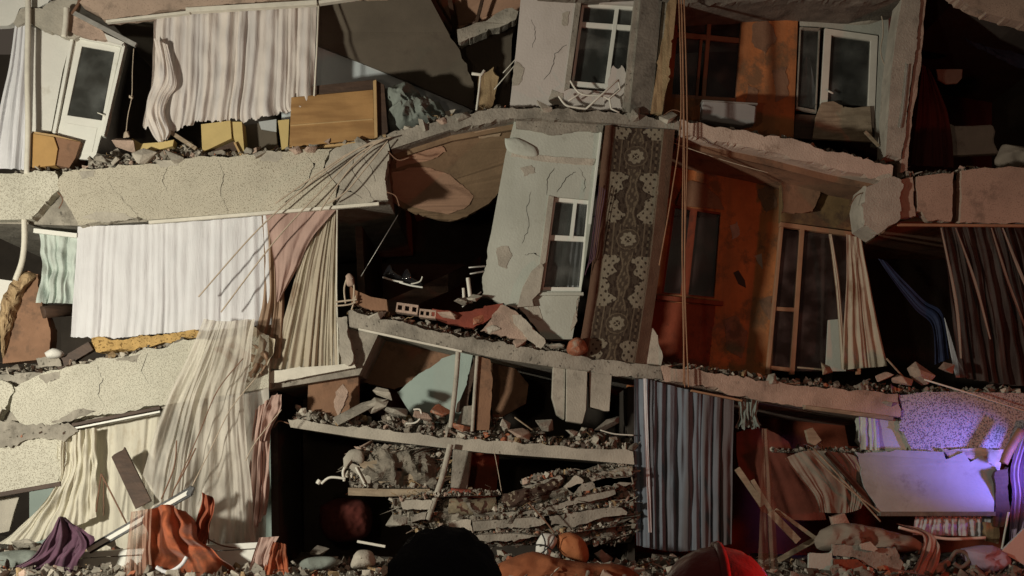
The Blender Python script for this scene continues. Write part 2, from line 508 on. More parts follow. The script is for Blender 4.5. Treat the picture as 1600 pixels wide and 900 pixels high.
M['dark'] = mat('dark_room_paint', (.05, .041, .033), .95, .3, 1.5, .2, 20, stain=((.09, .075, .06), 1.2, .60))
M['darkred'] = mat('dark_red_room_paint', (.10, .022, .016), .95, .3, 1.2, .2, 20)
M['white'] = mat('white_plastic_frame', (.72, .72, .66), .45, .06, 2, .06, 20, stain=((.5, .48, .4), 3, .64))
M['whitered'] = mat('brown_window_frame', (.32, .15, .09), .6, .2, 3, .1, 30)
M['frametan'] = mat('tan_painted_frame', (.34, .19, .11), .7, .2, 3, .1, 30)
M['trim'] = mat('white_trim', (.66, .63, .54), .7, .15, 4, .2, 40)
M['glass'] = glassmat('dusty_reflection_glass', (.05, .055, .05), .45)
M['glassred'] = glassmat('dark_reddish_glass', (.03, .015, .012), .5)
M['lace'] = mat('ivory_lace_cloth', (.82, .75, .69), .9, .08, 2, .25, 120, trans=.25, weave=60, streak=((.62, .60, .60), (5, 5, .1), .6), stain=((.66, .52, .42), 1.2, .62, (1.5, 1, .3)))
M['sheet'] = mat('white_curtain_cloth', (.80, .80, .82), .9, .05, 2, .2, 120, trans=.2, weave=50, stain=((.66, .64, .6), 1, .66))
M['sheetcool'] = mat('greyish_white_cloth', (.62, .64, .66), .9, .1, 2, .2, 120, trans=.2, weave=40)
M['mintcloth'] = mat('mint_sheer_cloth', (.64, .72, .66), .85, .12, 2, .25, 60, trans=.25, weave=30, stain=((.46, .55, .50), 2, .55))
M['cream'] = mat('cream_curtain_cloth', (.60, .53, .41), .9, .15, 2, .3, 90, trans=.25, weave=60, streak=((.46, .38, .29), (7, 7, .2), .4), stain=((.32, .22, .14), 1.6, .60, (1, 1, .5)))
M['creamnet'] = mat('soiled_cream_net', (.80, .755, .67), .9, .12, 1.6, .3, 90, trans=.35, weave=45, alpha=.68, stain=((.50, .38, .29), 1.3, .61, (1, 1, .4)))
M['brownnet'] = mat('brown_soiled_cloth', (.42, .29, .20), .9, .25, 2, .3, 80, trans=.25, weave=50, stain=((.26, .15, .09), 1.8, .55))
M['pinkcloth'] = mat('dusty_pink_cloth', (.48, .33, .28), .9, .12, 2, .2, 70, trans=.15, weave=30)
M['bluecloth'] = mat('blue_grey_striped_cloth', (.19, .215, .255), .8, .2, 2, .2, 80, trans=.15, weave=50, streak=((.115, .085, .08), (2.4, 2.4, .04), .85), sheen=.2)
M['purplecloth'] = mat('dark_purple_cloth', (.10, .045, .075), .8, .35, 3, .25, 30, sheen=.2, stain=((.22, .05, .10), 1.6, .62))
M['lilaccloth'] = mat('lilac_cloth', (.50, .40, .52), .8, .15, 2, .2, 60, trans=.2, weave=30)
M['orangecloth'] = mat('orange_red_cloth', (.44, .12, .05), .8, .35, 2.5, .3, 25, trans=.25, stain=((.22, .08, .04), 2.0, .52), sheen=.2)
M['redbrowncloth'] = mat('red_brown_cloth', (.26, .07, .035), .85, .3, 3, .3, 25, stain=((.10, .04, .03), 2.2, .56))
M['greycloth'] = mat('grey_green_bedding', (.20, .225, .20), .9, .25, 3, .3, 40)
M['beigecloth'] = mat('beige_crumpled_sheet', (.30, .25, .20), .9, .15, 2, .3, 40, trans=.1)
M['darksheer'] = mat('dark_brown_sheer_cloth', (.05, .032, .026), .6, .3, 3, .2, 60, trans=.3, weave=40, alpha=.85, streak=((.12, .09, .075), (7, 7, .12), .5), sheen=.3)
M['bluestrip'] = mat('dark_blue_cloth', (.05, .07, .13), .7, .3, 3, .2, 30)
M['woodgold'] = mat('golden_wood_veneer', (.37, .21, .08), .5, .2, 1.5, .1, 30, streak=((.22, .115, .04), (1.0, 1.0, 7), .7), spec=.4)
M['woodedge'] = mat('pale_wood_edge', (.45, .30, .14), .6, .15, 3, .1, 30)
M['wooddark'] = mat('dark_wood', (.075, .045, .03), .6, .3, 3, .2, 30, streak=((.04, .025, .018), (3, 3, 20), .6))
M['woodraw'] = mat('splintered_wood', (.38, .27, .15), .8, .3, 4, .5, 50, streak=((.16, .10, .05), (14, 14, 2), .7))
M['woodtan'] = mat('tan_weathered_wood', (.34, .27, .19), .8, .25, 4, .3, 50, streak=((.2, .15, .1), (3, 3, 20), .6))
M['foam'] = mat('yellow_insulation_board', (.52, .34, .13), .95, .3, 5, .8, 60, spots=((.2, .12, .04), 30, .58))
M['boxyellow'] = mat('yellow_cardboard', (.52, .40, .17), .8, .15, 2, .1, 30, stain=((.38, .28, .12), 2, .6))
M['boxorange'] = mat('orange_brown_cardboard', (.45, .27, .10), .8, .15, 2, .1, 30)
M['brick'] = mat('red_hollow_brick', (.36, .13, .07), .95, .3, 4, .6, 40, stain=((.34, .28, .22), 3, .55))
M['tile'] = mat('dark_red_board', (.22, .05, .03), .7, .3, 4, .3, 30, stain=((.3, .22, .17), 4, .6))
M['metal'] = mat('grey_metal', (.42, .41, .38), .5, .2, 4, .15, 30, metal=.6, stain=((.2, .15, .1), 4, .6))
M['metalwhite'] = mat('white_enamelled_metal', (.68, .66, .58), .5, .1, 4, .1, 30, stain=((.3, .2, .12), 4, .62))
M['rod'] = mat('pale_cable_sheath', (.46, .38, .29), .7, .2, 6, .2, 40)
M['rust'] = mat('rusty_rod', (.20, .11, .07), .8, .3, 8, .4, 60)
M['acgrey'] = mat('grey_plastic_unit', (.30, .29, .28), .6, .1, 2, .1, 30)
M['black'] = mat('black_plastic', (.012, .012, .012), .35, .2, 2, .1, 30, spec=.6)
M['leather'] = mat('glossy_black_leather', (.012, .012, .014), .18, .2, 2, .1, 30, spec=.9, coat=.5)
M['hose'] = mat('brown_pipe', (.30, .16, .09), .6, .2, 4, .2, 30)
M['skin'] = mat('skin', (.42, .26, .19), .6, .06, 3, .1, 60)
M['hair'] = mat('black_hair', (.008, .007, .007), .6, .3, 8, .6, 90)
M['jacket'] = mat('dark_jacket_cloth', (.012, .012, .016), .85, .3, 4, .3, 60)
M['trousers'] = mat('dark_trouser_cloth', (.02, .02, .025), .85, .3, 4, .3, 60)
M['helmet'] = mat('red_helmet_shell', (.22, .010, .008), .4, .25, 6, .3, 30, coat=.3, stain=((.07, .006, .006), 5, .52))
M['dust'] = mat('grey_rubble_dust', (.21, .185, .15), .97, .4, 5, .9, 30, stain=((.09, .08, .065), 4, .55))
M['chunkpale'] = mat('pale_broken_plaster', (.46, .42, .35), .95, .25, 5, .5, 40)
M['chunkpink'] = mat('pinkish_broken_plaster', (.42, .31, .245), .95, .3, 3, .6, 40, stain=((.2, .15, .12), 2.4, .58))
M['asphalt'] = mat('dusty_asphalt', (.06, .055, .05), .95, .3, 3, .5, 60)
RUB = [M['dust'], M['concrete'], M['chunkpale'], M['brick'], M['wooddark'], M['woodraw'], M['chunkpink']]
RW = [6, 5, 2.4, .5, 2.2, .8, 1.0]
M['plasterpale'] = mat('pale_pink_plaster_edge', (.55, .44, .36), .95, .2, 2, .5, 40, stain=((.28, .2, .15), 2.0, .58))
M['darkredcloth'] = mat('dark_red_cloth', (.15, .04, .025), .9, .3, 2, .3, 25)
M['creampale'] = mat('pale_cream_sheet', (.76, .72, .60), .9, .1, 2, .3, 90, trans=.25, weave=50, stain=((.55, .48, .36), 1.4, .60, (1, 1, .5)))
M['wallpale'] = mat('pale_blue_wall_paint', (.56, .62, .64), .88, .12, 1.0, .2, 30, stain=((.40, .43, .43), 1.5, .58))

# ------------------------------------------------------------ the ground and the debris field
gb = MB()
gb.add([(-300, -60, 0), (300, -60, 0), (300, 400, 0), (-300, 400, 0)], [(0, 1, 2, 3)])
kindof(solo('ground', '', '', gb, M['asphalt'], bevel=0), 'structure')
def moundz(x, y):
    t = min(1, max(0, (y + 7.5) / 7.0))
    side = .12 * max(0, -x - 3) * .3
    z = .02 + (.40 + side) * t * t * (3 - 2 * t)
    z += .13 * t * NZ.noise(Vector((x * .7, y * .8, 3))) + .10 * t * NZ.noise(Vector((x * 2.3, y * 2.3, 9)))
    return z
mb = MB()
nx, ny = 190, 70
for j in range(ny + 1):
    for i in range(nx + 1):
        x = -13 + 26 * i / nx; y = -7.6 + 12.6 * j / ny
        z = moundz(x, y) + .035 * NZ.noise(Vector((x * 7, y * 7, 1))) + .02 * NZ.noise(Vector((x * 17, y * 17, 1)))
        mb.v.append(Vector((x, y, z)))
for j in range(ny):
    for i in range(nx):
        a = j * (nx + 1) + i
        mb.f.append((a, a + 1, a + nx + 2, a + nx + 1)); mb.m.append(0)
kindof(solo('rubble_ground', '', '', mb, M['dust'], smooth=True, bevel=0), 'structure')
mb = MB()
for i in range(12000):
    x = rnd.uniform(-9, 9.5); y = -5.5 + 6.4 * rnd.random() ** .7
    s = .018 + .17 * rnd.random() ** 5
    c = Vector((x, y, moundz(x, y) + s * .22 + .08 * rnd.random() ** 3))
    m = rnd.choices(range(7), RW)[0]
    if rnd.random() < .09: lump(mb, c, s * 1.3, m, Euler((rnd.uniform(-.4, .4), rnd.uniform(-.5, .5), rnd.uniform(-3, 3))), (3.2, .3, .3))
    else: lump(mb, c, s, m)
kindof(solo('rubble', '', '', mb, RUB, bevel=0), 'stuff')

# ------------------------------------------------------------ storeys: deep floor slabs, back walls, partitions
def W3(pts, y0, th, mb=None, **k):
    # polygon in facade pixels, shifted in depth without moving x and z
    mb = mb or MB()
    q = []
    o = len(mb.v)
    prism(mb, pts, 0, th, **k)
    for i in range(o, len(mb.v)): mb.v[i].y += y0
    return mb
# upper left floor slab with the speckled face
t = thing('floor_slab', 'long sagging floor slab with cracked beige speckled render face, above the two white curtains', 'slab', 300, 345, 0)
part(t, 'slab_core', W3([(-60, 274), (60, 270), (300, 255), (602, 226), (606, 312), (380, 334), (120, 350), (-60, 345)], .14, 5.0, broken=[0, 1, 2], amp=3), M['concrete'])
part(t, 'render_face', PR([(-60, 274), (20, 271), (86, 266), (92, 292), (72, 318), (50, 342), (-60, 346)], -.08, .22, broken=[0, 1, 2, 3, 4], amp=2.5), M['render2'])
part(t, 'render_face', PR([(98, 268), (180, 262), (300, 247), (430, 238), (520, 232), (505, 262), (528, 290), (522, 322), (238, 343), (215, 338), (122, 352), (112, 330), (99, 312), (92, 294)], -.1, .24, broken=[0, 1, 2, 3, 4, 5, 6, 8, 9, 10, 11, 12, 13], amp=2.2), M['render'])
part(t, 'render_face', PR([(522, 232), (560, 222), (604, 216), (608, 250), (601, 280), (607, 312), (560, 318), (524, 322), (531, 290), (508, 262)], -.085, .23, broken='all', amp=2.2), M['concrete2'], 'greyer cracked end piece of the slab face')
part(t, 'trim_strip', bar(MB(), (232, 347), (592, 318), 5, -.13, .08), M['trim'])
def crack(parent, pts, w=1.6, Y=-.104):
    w *= .62
    mb = MB()
    q = []
    for i in range(len(pts) - 1):
        a, b = pts[i], pts[i + 1]
        for j in range(5):
            s = j / 5
            q.append((a[0] + (b[0] - a[0]) * s + rnd.uniform(-1.6, 1.6), a[1] + (b[1] - a[1]) * s + rnd.uniform(-1.2, 1.2)))
    q.append(pts[-1])
    up = [(x + w / 2 * (1 - abs(2 * i / (len(q) - 1) - 1) * .7), y + w / 3) for i, (x, y) in enumerate(q)]
    dn = [(x - w / 2 * (1 - abs(2 * i / (len(q) - 1) - 1) * .7), y - w / 3) for i, (x, y) in enumerate(q)]
    prism(mb, up + dn[::-1], Y, .012)
    return part(parent, 'crack', mb, M['dark'], bevel=0)
crack(t, [(170, 285), (185, 305), (205, 325), (216, 338)])
crack(t, [(556, 240), (548, 262), (560, 280), (578, 300), (584, 316)], 2.4, -.089)
crack(t, [(480, 244), (492, 256), (482, 280), (470, 296), (450, 300)], 1.8)
crack(t, [(572, 226), (566, 244), (580, 262), (586, 284)], 2, -.089)
crack(t, [(530, 296), (552, 300), (566, 310)], 2, -.089)
# middle thin slab with stained soffit
t = thing('floor_slab', 'thin buckled floor slab edge with rubble, above the pale green wall and hanging carpet', 'slab', 830, 230, 0)
part(t, 'slab_edge', W3([(606, 214), (640, 203), (700, 186), (800, 171), (880, 174), (960, 180), (1062, 192), (1064, 206), (960, 196), (880, 190), (802, 188), (704, 206), (612, 236)], -.12, .35, broken=[0, 1, 2, 3, 4, 5, 9, 10], amp=2.5), M['concrete'])
part(t, 'soffit', W3([(606, 226), (700, 200), (800, 182), (880, 184), (960, 190), (1062, 200), (1064, 212), (960, 204), (802, 196), (706, 214), (612, 244)], .22, 5.0), M['ceiling'])
t = thing('hanging_ceiling', 'brown stained ceiling bulging down under the middle slab, between slab end and pale green wall', 'ceiling', 700, 342, 1.2)
def hY(px, py): return .22 + max(0, (py - (240 - (px - 608) * .24))) * .0095
def HP(pts, off=0): return [(x, y, hY(x, y) - off) for x, y in pts]
part(t, 'ceiling_board', PR(HP([(608, 238), (706, 210), (804, 192), (800, 250), (786, 292), (764, 318), (730, 338), (700, 344), (660, 336), (630, 326), (608, 312)]), 0, .12, broken=[2, 3, 4, 5, 6, 7, 8], amp=2), M['ceiling'])
for pl, mt in (([(618, 250), (650, 238), (690, 228), (696, 236), (672, 250), (640, 256), (620, 262)], 'plasterpink'), ([(612, 270), (640, 262), (668, 262), (700, 272), (722, 288), (740, 306), (728, 324), (700, 334), (664, 328), (634, 318), (614, 306)], 'plasterpink'),
               ([(742, 206), (772, 200), (786, 204), (780, 212), (750, 216)], 'plastertan')):
    part(t, 'bare_patch', PR(HP(pl, .012), 0, .01, broken='all', amp=1.4), M[mt], bevel=0)
# right half: slab of the recessed balcony
t = thing('balcony_slab', 'sagging pinkish balcony slab above the orange walls, between carpet and leaning column', 'slab', 1230, 290, 0)
part(t, 'slab_edge', W3([(1060, 190), (1150, 206), (1215, 216), (1300, 240), (1345, 252), (1392, 262), (1390, 285), (1300, 266), (1200, 240), (1060, 212)], -.12, .4, broken=[0, 1, 2, 3, 4, 6, 7, 8], amp=3), M['plasterpale'])
part(t, 'soffit', W3([(1060, 202), (1200, 228), (1300, 254), (1396, 276), (1396, 296), (1300, 276), (1200, 250), (1060, 222)], .28, 2.6), M['wallbrown'])
t = thing('corner_beam', 'rendered beam corner with a torn grey end, right of the balcony slab', 'beam', 1475, 355, 0)
part(t, 'broken_end', PR([(1352, 290), (1392, 276), (1408, 285), (1404, 345), (1372, 366), (1350, 352), (1346, 320)], -.2, .7, broken='all', amp=3), M['concrete2'])
for pl in ([(1404, 280), (1426, 276), (1430, 338), (1404, 340)], [(1432, 276), (1490, 268), (1488, 318), (1486, 346), (1450, 345), (1440, 330), (1433, 330)],
           [(1502, 266), (1560, 262), (1680, 262), (1680, 350), (1500, 348)]):
    part(t, 'render_face', PR(pl, -.1, .2, broken='all', amp=1.6), M['renderpink'])
part(t, 'beam_core', W3([(1398, 284), (1680, 270), (1680, 346), (1410, 344)], .11, 5.0), M['wallbrown'])
part(t, 'trim_strip', bar(MB(), (1402, 351), (1680, 353), 4, -.12, .06), M['frametan'])
# parapet beam over the frame (top storey continues above the photo)
t = thing('upper_beam', 'pinkish rendered beam with peeling lower edge at the top left, above the lace curtain', 'beam', 320, 20, 0)
part(t, 'render_face', PR([(128, -70), (670, -90), (640, -14), (560, -10), (500, -4), (400, 2), (290, 14), (210, 24), (160, 30), (146, 18), (124, 4), (132, -20)], -.12, .3, broken=[2, 3, 4, 5, 6, 7, 8, 9, 10], amp=2), M['renderpink'])
part(t, 'trim_strip', bar(MB(), (165, 33), (296, 18), 4, -.14, .1), M['trim'])
part(t, 'trim_strip', bar(MB(), (290, 15), (495, 3), 7, -.15, .12), M['trim'])
part(t, 'trim_strip', bar(MB(), (498, 3), (560, -6), 5, -.15, .12), M['trim'], 'thinner trim on the right end')
part(t, 'beam_core', W3([(128, -64), (660, -84), (600, -16), (300, 4), (160, 20)], .2, 4.6), M['greybrown'])
t = thing('upper_beam', 'brown rendered beam crossing the top right corner of the photo', 'beam', 1560, 20, 0)
part(t, 'render_face', PR([(1440, -90), (1700, -90), (1700, 52), (1600, 36), (1540, 18), (1500, 0), (1470, -20)], -.1, .3, broken=[2, 3, 4, 5], amp=2), M['renderpink'])
part(t, 'beam_core', W3([(1450, -90), (1700, -90), (1700, 44), (1600, 28), (1500, -8)], .22, 4.6), M['dark'])
t = thing('upper_slab', 'broken slab edge at the top of the photo above the two framed windows', 'slab', 1150, 0, 0)
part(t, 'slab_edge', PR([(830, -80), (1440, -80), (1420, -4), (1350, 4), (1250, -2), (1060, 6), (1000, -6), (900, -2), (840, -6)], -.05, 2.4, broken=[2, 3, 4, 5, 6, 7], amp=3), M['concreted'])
# roof slab far above, out of the photo, shuts the top rooms
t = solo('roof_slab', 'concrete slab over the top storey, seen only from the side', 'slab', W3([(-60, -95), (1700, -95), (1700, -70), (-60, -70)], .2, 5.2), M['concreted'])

# back walls of the rooms, one per storey and stretch
def backwall(x0, y0, x1, y1, yd, mt, label, broken=None):
    return solo('room_wall', label, 'wall', W3([(x0, y0), (x1, y0), (x1, y1), (x0, y1)], yd, .2), M[mt])
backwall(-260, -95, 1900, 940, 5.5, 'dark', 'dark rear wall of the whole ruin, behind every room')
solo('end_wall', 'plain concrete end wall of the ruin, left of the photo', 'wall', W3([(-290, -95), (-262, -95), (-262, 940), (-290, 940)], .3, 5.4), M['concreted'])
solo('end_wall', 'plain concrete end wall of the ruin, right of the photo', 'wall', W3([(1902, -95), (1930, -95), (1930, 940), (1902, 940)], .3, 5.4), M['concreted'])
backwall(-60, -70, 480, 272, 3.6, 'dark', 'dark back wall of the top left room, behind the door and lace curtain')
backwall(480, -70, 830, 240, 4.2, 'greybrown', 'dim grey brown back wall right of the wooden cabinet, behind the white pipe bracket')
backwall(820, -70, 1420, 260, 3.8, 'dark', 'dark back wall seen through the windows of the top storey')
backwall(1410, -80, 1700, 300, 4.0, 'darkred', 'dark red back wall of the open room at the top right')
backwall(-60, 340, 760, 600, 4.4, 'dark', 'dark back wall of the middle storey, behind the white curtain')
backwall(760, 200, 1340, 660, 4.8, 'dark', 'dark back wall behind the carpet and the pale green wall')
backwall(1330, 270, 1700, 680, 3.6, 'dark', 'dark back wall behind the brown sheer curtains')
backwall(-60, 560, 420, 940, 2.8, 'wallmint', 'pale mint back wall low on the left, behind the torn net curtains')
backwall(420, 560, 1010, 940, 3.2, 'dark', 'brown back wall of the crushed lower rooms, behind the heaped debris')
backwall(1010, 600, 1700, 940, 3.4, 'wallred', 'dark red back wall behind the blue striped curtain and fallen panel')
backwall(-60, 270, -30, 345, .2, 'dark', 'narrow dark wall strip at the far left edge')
# partition walls running away from the street
def partition(px, y0, y1, yd0, yd1, mt, label, px2=None):
    px2 = px if px2 is None else px2
    a, b = P(px, y0), P(px2, y1)
    mb = MB(); w = .12
    mb.add([(a.x, yd0, a.z), (a.x + w, yd0, a.z), (a.x + w, yd1, a.z), (a.x, yd1, a.z), (b.x, yd0, b.z), (b.x + w, yd0, b.z), (b.x + w, yd1, b.z), (b.x, yd1, b.z)],
           [(0, 1, 2, 3), (4, 5, 6, 7), (0, 1, 5, 4), (1, 2, 6, 5), (2, 3, 7, 6), (3, 0, 4, 7)])
    return solo('partition_wall', label, 'wall', mb, M[mt])
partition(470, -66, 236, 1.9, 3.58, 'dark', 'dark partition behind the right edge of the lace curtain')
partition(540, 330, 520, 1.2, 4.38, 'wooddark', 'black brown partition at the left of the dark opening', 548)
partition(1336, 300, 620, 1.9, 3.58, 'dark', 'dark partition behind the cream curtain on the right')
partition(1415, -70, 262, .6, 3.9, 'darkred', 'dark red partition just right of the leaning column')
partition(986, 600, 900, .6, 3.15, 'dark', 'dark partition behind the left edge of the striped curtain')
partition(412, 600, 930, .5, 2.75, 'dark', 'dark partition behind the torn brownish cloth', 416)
# lower left floor slab
t = thing('floor_slab', 'pale speckled slab face low on the left under the white curtain, broken left end', 'slab', 150, 690, 0)
part(t, 'slab_core', W3([(-60, 582), (80, 575), (200, 556), (420, 535), (600, 500), (560, 585), (430, 606), (240, 640), (100, 672), (-60, 690)], .1, 4.6, broken=[0, 1, 2, 3], amp=3), M['concrete'])
part(t, 'render_face', PR([(22, 604), (80, 578), (140, 568), (205, 552), (310, 530), (420, 524), (420, 606), (250, 634), (115, 656), (75, 672), (30, 664), (16, 640)], -.14, .26, broken=[0, 1, 2, 3, 4, 7, 8, 9, 10, 11], amp=2.5), M['render2'])
part(t, 'render_face', PR([(-60, 600), (6, 596), (22, 610), (10, 640), (-4, 655), (-60, 668)], -.12, .26, broken='all', amp=3), M['render2'], 'broken off left piece of the slab face')
part(t, 'trim_strip', bar(MB(), (112, 664), (250, 637), 5, -.16, .1), M['wooddark'])
part(t, 'trim_strip', bar(MB(), (112, 670), (250, 643), 3, -.15, .1), M['white'])
t = solo('wall_fragment', 'pale speckled wall fragment at the left edge, below the broken slab end', 'wall', PR([(-60, 700), (20, 690), (60, 676), (98, 686), (104, 720), (92, 758), (40, 768), (-60, 782)], -.1, .3, broken=[0, 1, 2, 3, 4], amp=2.5), M['render2'])
solo('dark_rail', 'dark rail along the lower edge of the pale speckled wall fragment on the left', 'rail', bar(MB(), (-20, 776), (94, 756), 7, -.16, .12), M['wooddark'])
solo('concrete_chunk', 'jagged grey concrete lump wedged under the broken slab end at the far left', 'rubble', PR([(-40, 664), (20, 658), (70, 666), (96, 660), (122, 672), (100, 690), (60, 684), (20, 696), (-40, 704)], -.16, .3, broken='all', amp=3.5, step=5), M['concrete'])
# middle floor slab
t = thing('floor_slab', 'thin tilted floor slab with broken bricks lying on it, right of the cream curtain', 'slab', 760, 560, 0)
part(t, 'slab_edge', W3([(546, 488), (640, 508), (720, 528), (800, 540), (900, 558), (1030, 574), (1036, 596), (900, 580), (780, 562), (716, 548), (640, 530), (548, 512)], -.15, 4.4, broken=[0, 1, 2, 3, 4, 6], amp=2.2), M['concrete'])
part(t, 'trim_strip', bar(MB(), (560, 514), (722, 549), 3.5, -.17, .06), M['trim'])
t = thing('floor_slab', 'brownish floor slab edge on the right, below the orange walls and cream curtain', 'slab', 1210, 630, 0)
part(t, 'slab_edge', W3([(1030, 574), (1110, 584), (1160, 592), (1260, 604), (1398, 616), (1402, 652), (1300, 642), (1170, 624), (1100, 606), (1034, 596)], -.15, 4.0, broken=[0, 1, 2, 3, 4, 6, 7, 8], amp=2.5), M['chunkpink'])
part(t, 'trim_strip', bar(MB(), (1258, 636), (1396, 654), 6, -.2, .15), M['woodtan'])
part(t, 'trim_strip', bar(MB(), (1080, 610), (1160, 626), 3, -.2, .1), M['frametan'])
# lower thin slab
t = thing('floor_slab', 'lower thin floor slab with a pale edge, carrying heaped rubble beside the striped curtain', 'slab', 730, 700, 0)
part(t, 'slab_edge', W3([(452, 656), (560, 668), (662, 680), (700, 684), (800, 692), (988, 706), (990, 726), (900, 718), (760, 708), (660, 696), (560, 684), (456, 668)], -.12, 3.2, broken=[0, 1, 2, 3, 4], amp=2), M['concrete2'])
# right speckled wall and big fallen panel
t = thing('speckled_wall', 'coarse speckled wall face at the right, lit violet, above the smooth fallen panel', 'wall', 1500, 705, 0)
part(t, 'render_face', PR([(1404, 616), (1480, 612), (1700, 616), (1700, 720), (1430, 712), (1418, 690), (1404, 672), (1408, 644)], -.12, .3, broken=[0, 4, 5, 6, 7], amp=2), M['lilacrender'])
part(t, 'broken_edge', PR([(1346, 652), (1404, 655), (1404, 672), (1418, 692), (1430, 712), (1360, 712), (1344, 690)], -.02, .3, broken='all', amp=2), M['wallgreen'])
part(t, 'slab_core', W3([(1400, 640), (1700, 620), (1700, 700), (1410, 690)], .2, 3), M['dark'])
t = thing('fallen_wall', 'large smooth grey plastered panel leaning at the lower right, lit violet', 'panel', 1450, 800, -.3)
part(t, 'panel', PR([(1338, 706, -.3), (1420, 704, -.3), (1474, 706, -.3), (1478, 718, -.32), (1484, 716, -.32), (1506, 706, -.3), (1516, 722, -.33), (1535, 712, -.3), (1548, 726, -.33), (1556, 730, -.34), (1553, 800, -.6), (1376, 801, -.6), (1350, 760, -.5)], -.3, .16, broken=[0, 11, 12], amp=2), M['wallblue'])
part(t, 'plaster_rim', PR([(1470, 700, -.22), (1568, 702, -.22), (1562, 736, -.3), (1548, 724, -.28), (1520, 718, -.28), (1500, 712, -.28), (1486, 722, -.28)], -.25, .05, broken='all', amp=2), M['chunkpale'])
part(t, 'lower_edge', bar(MB(), (1376, 803, -.64), (1556, 803, -.64), 7, -.64, .2), M['concreted'])
# rubble lying along the slab edges
def pile(name, *a, **k):
    o = solo(name, '', '', rubble(*a, mats=RUB, w=RW, **k), RUB, bevel=0)
    kindof(o, 'stuff')
pile('rubble', [(20, 272), (90, 268), (180, 262), (300, 248), (440, 238), (600, 218)], 1330, h=.16, size=(.02, .16), seed=1)
pile('rubble', [(140, 264), (200, 258), (250, 252), (318, 246)], 1500, h=.30, size=(.02, .17), seed=21, Y=(-.06, .5))
pile('rubble', [(-20, 690), (40, 684), (110, 680)], 500, h=.10, size=(.02, .12), seed=22, Y=(-.14, .2))
pile('rubble', [(600, 214), (640, 203), (700, 186), (800, 172), (960, 180), (1060, 192)], 1178, h=.10, size=(.02, .13), seed=2)
pile('rubble', [(1060, 192), (1150, 207), (1250, 226), (1390, 262)], 798, h=.1, size=(.02, .12), seed=3)
pile('rubble', [(1400, 278), (1500, 268), (1640, 264)], 456, h=.10, size=(.02, .12), seed=4)
pile('rubble', [(-20, 585), (80, 577), (140, 568), (210, 552), (320, 528)], 798, h=.12, size=(.02, .14), seed=5)
pile('rubble', [(546, 488), (640, 508), (720, 528), (800, 540), (900, 558), (1030, 574)], 1520, h=.14, size=(.02, .14), seed=6)
pile('rubble', [(1030, 576), (1160, 592), (1260, 604), (1400, 614), (1600, 618)], 1710, h=.15, size=(.02, .15), seed=7)
pile('rubble', [(456, 658), (560, 668), (662, 680), (800, 692), (988, 706)], 2850, h=.34, size=(.02, .17), seed=8, Y=(-.04, 1.0))
pile('rubble', [(1210, 706), (1340, 706), (1440, 708)], 456, h=.10, size=(.02, .10), seed=9)
# crushed layers under the lower slab
def layered(name, poly, Y, dep, seed, n):
    mb = heap(poly, Y, dep, seed, .5, fr=2.5)
    xs = [p[0] for p in poly]; ys = [p[1] for p in poly]
    for i in range(n):
        px = rnd.uniform(min(xs), max(xs)); py = rnd.uniform(min(ys), max(ys))
        # inside test
        ins = False
        for k in range(len(poly)):
            a = poly[k]; b = poly[k - 1]
            if (a[1] > py) != (b[1] > py) and px < (b[0] - a[0]) * (py - a[1]) / (b[1] - a[1]) + a[0]: ins = not ins
        if not ins: continue
        s = .02 + .11 * rnd.random() ** 3
        c = P(px, py, Y) + Vector((0, -dep * (.5 + .5 * rnd.random()), 0))
        m = rnd.choices(range(7), RW)[0]
        if rnd.random() < .22: lump(mb, c, s * 1.5, m, Euler((rnd.uniform(-.3, .3), rnd.uniform(-.6, .1), rnd.uniform(-.4, .4))), (2.8, .8, .25))
        else: lump(mb, c, s, m)
    kindof(solo(name, '', '', mb, RUB, bevel=0), 'stuff')
layered('rubble', [(560, 700), (600, 694), (700, 706), (720, 760), (700, 776), (560, 770), (548, 740)], .7, .5, 3, 1700)
layered('rubble', [(612, 778), (700, 772), (760, 790), (900, 738), (960, 722), (990, 730), (992, 830), (960, 850), (760, 850), (660, 830), (620, 805)], .4, .5, 5, 5200)

# ------------------------------------------------------------ windows, doors, walls with openings
def quadpt(q, u, v):
    (ax, ay), (bx, by), (cx, cy), (dx, dy) = q   # TL TR BR BL
    return ((ax * (1 - u) + bx * u) * (1 - v) + (dx * (1 - u) + cx * u) * v, (ay * (1 - u) + by * u) * (1 - v) + (dy * (1 - u) + cy * u) * v)
def qpoly(q, u0, v0, u1, v1):
    return [quadpt(q, u0, v0), quadpt(q, u1, v0), quadpt(q, u1, v1), quadpt(q, u0, v1)]
def frame_mb(q, Y, fu, fv, vb=(), hb=(), th=.09, bu=None, bv=None):
    mb = MB()
    prism(mb, qpoly(q, 0, 0, 1, fv), Y, th); prism(mb, qpoly(q, 0, 1 - fv, 1, 1), Y, th)
    prism(mb, qpoly(q, 0, fv, fu, 1 - fv), Y + .003, th); prism(mb, qpoly(q, 1 - fu, fv, 1, 1 - fv), Y + .003, th)
    for (u, v0, v1, w) in vb: prism(mb, qpoly(q, u - w, v0, u + w, v1), Y + .006, th - .01)
    for (v, u0, u1, w) in hb: prism(mb, qpoly(q, u0, v - w, u1, v + w), Y + .012, th - .02)
    return mb
def window(parent, q, Y, fu, fv, vb, hb, mf='white', mg='glass', panes=None, name='window', dirty=None):
    w = part(parent, name, frame_mb(q, Y, fu, fv, vb, hb), M[mf])
    for (u0, v0, u1, v1) in panes:
        part(w, 'pane', PR(qpoly(q, u0 + .004, v0 + .004, u1 - .004, v1 - .004), Y + .045, .012), M[mg], bevel=0)
    return w
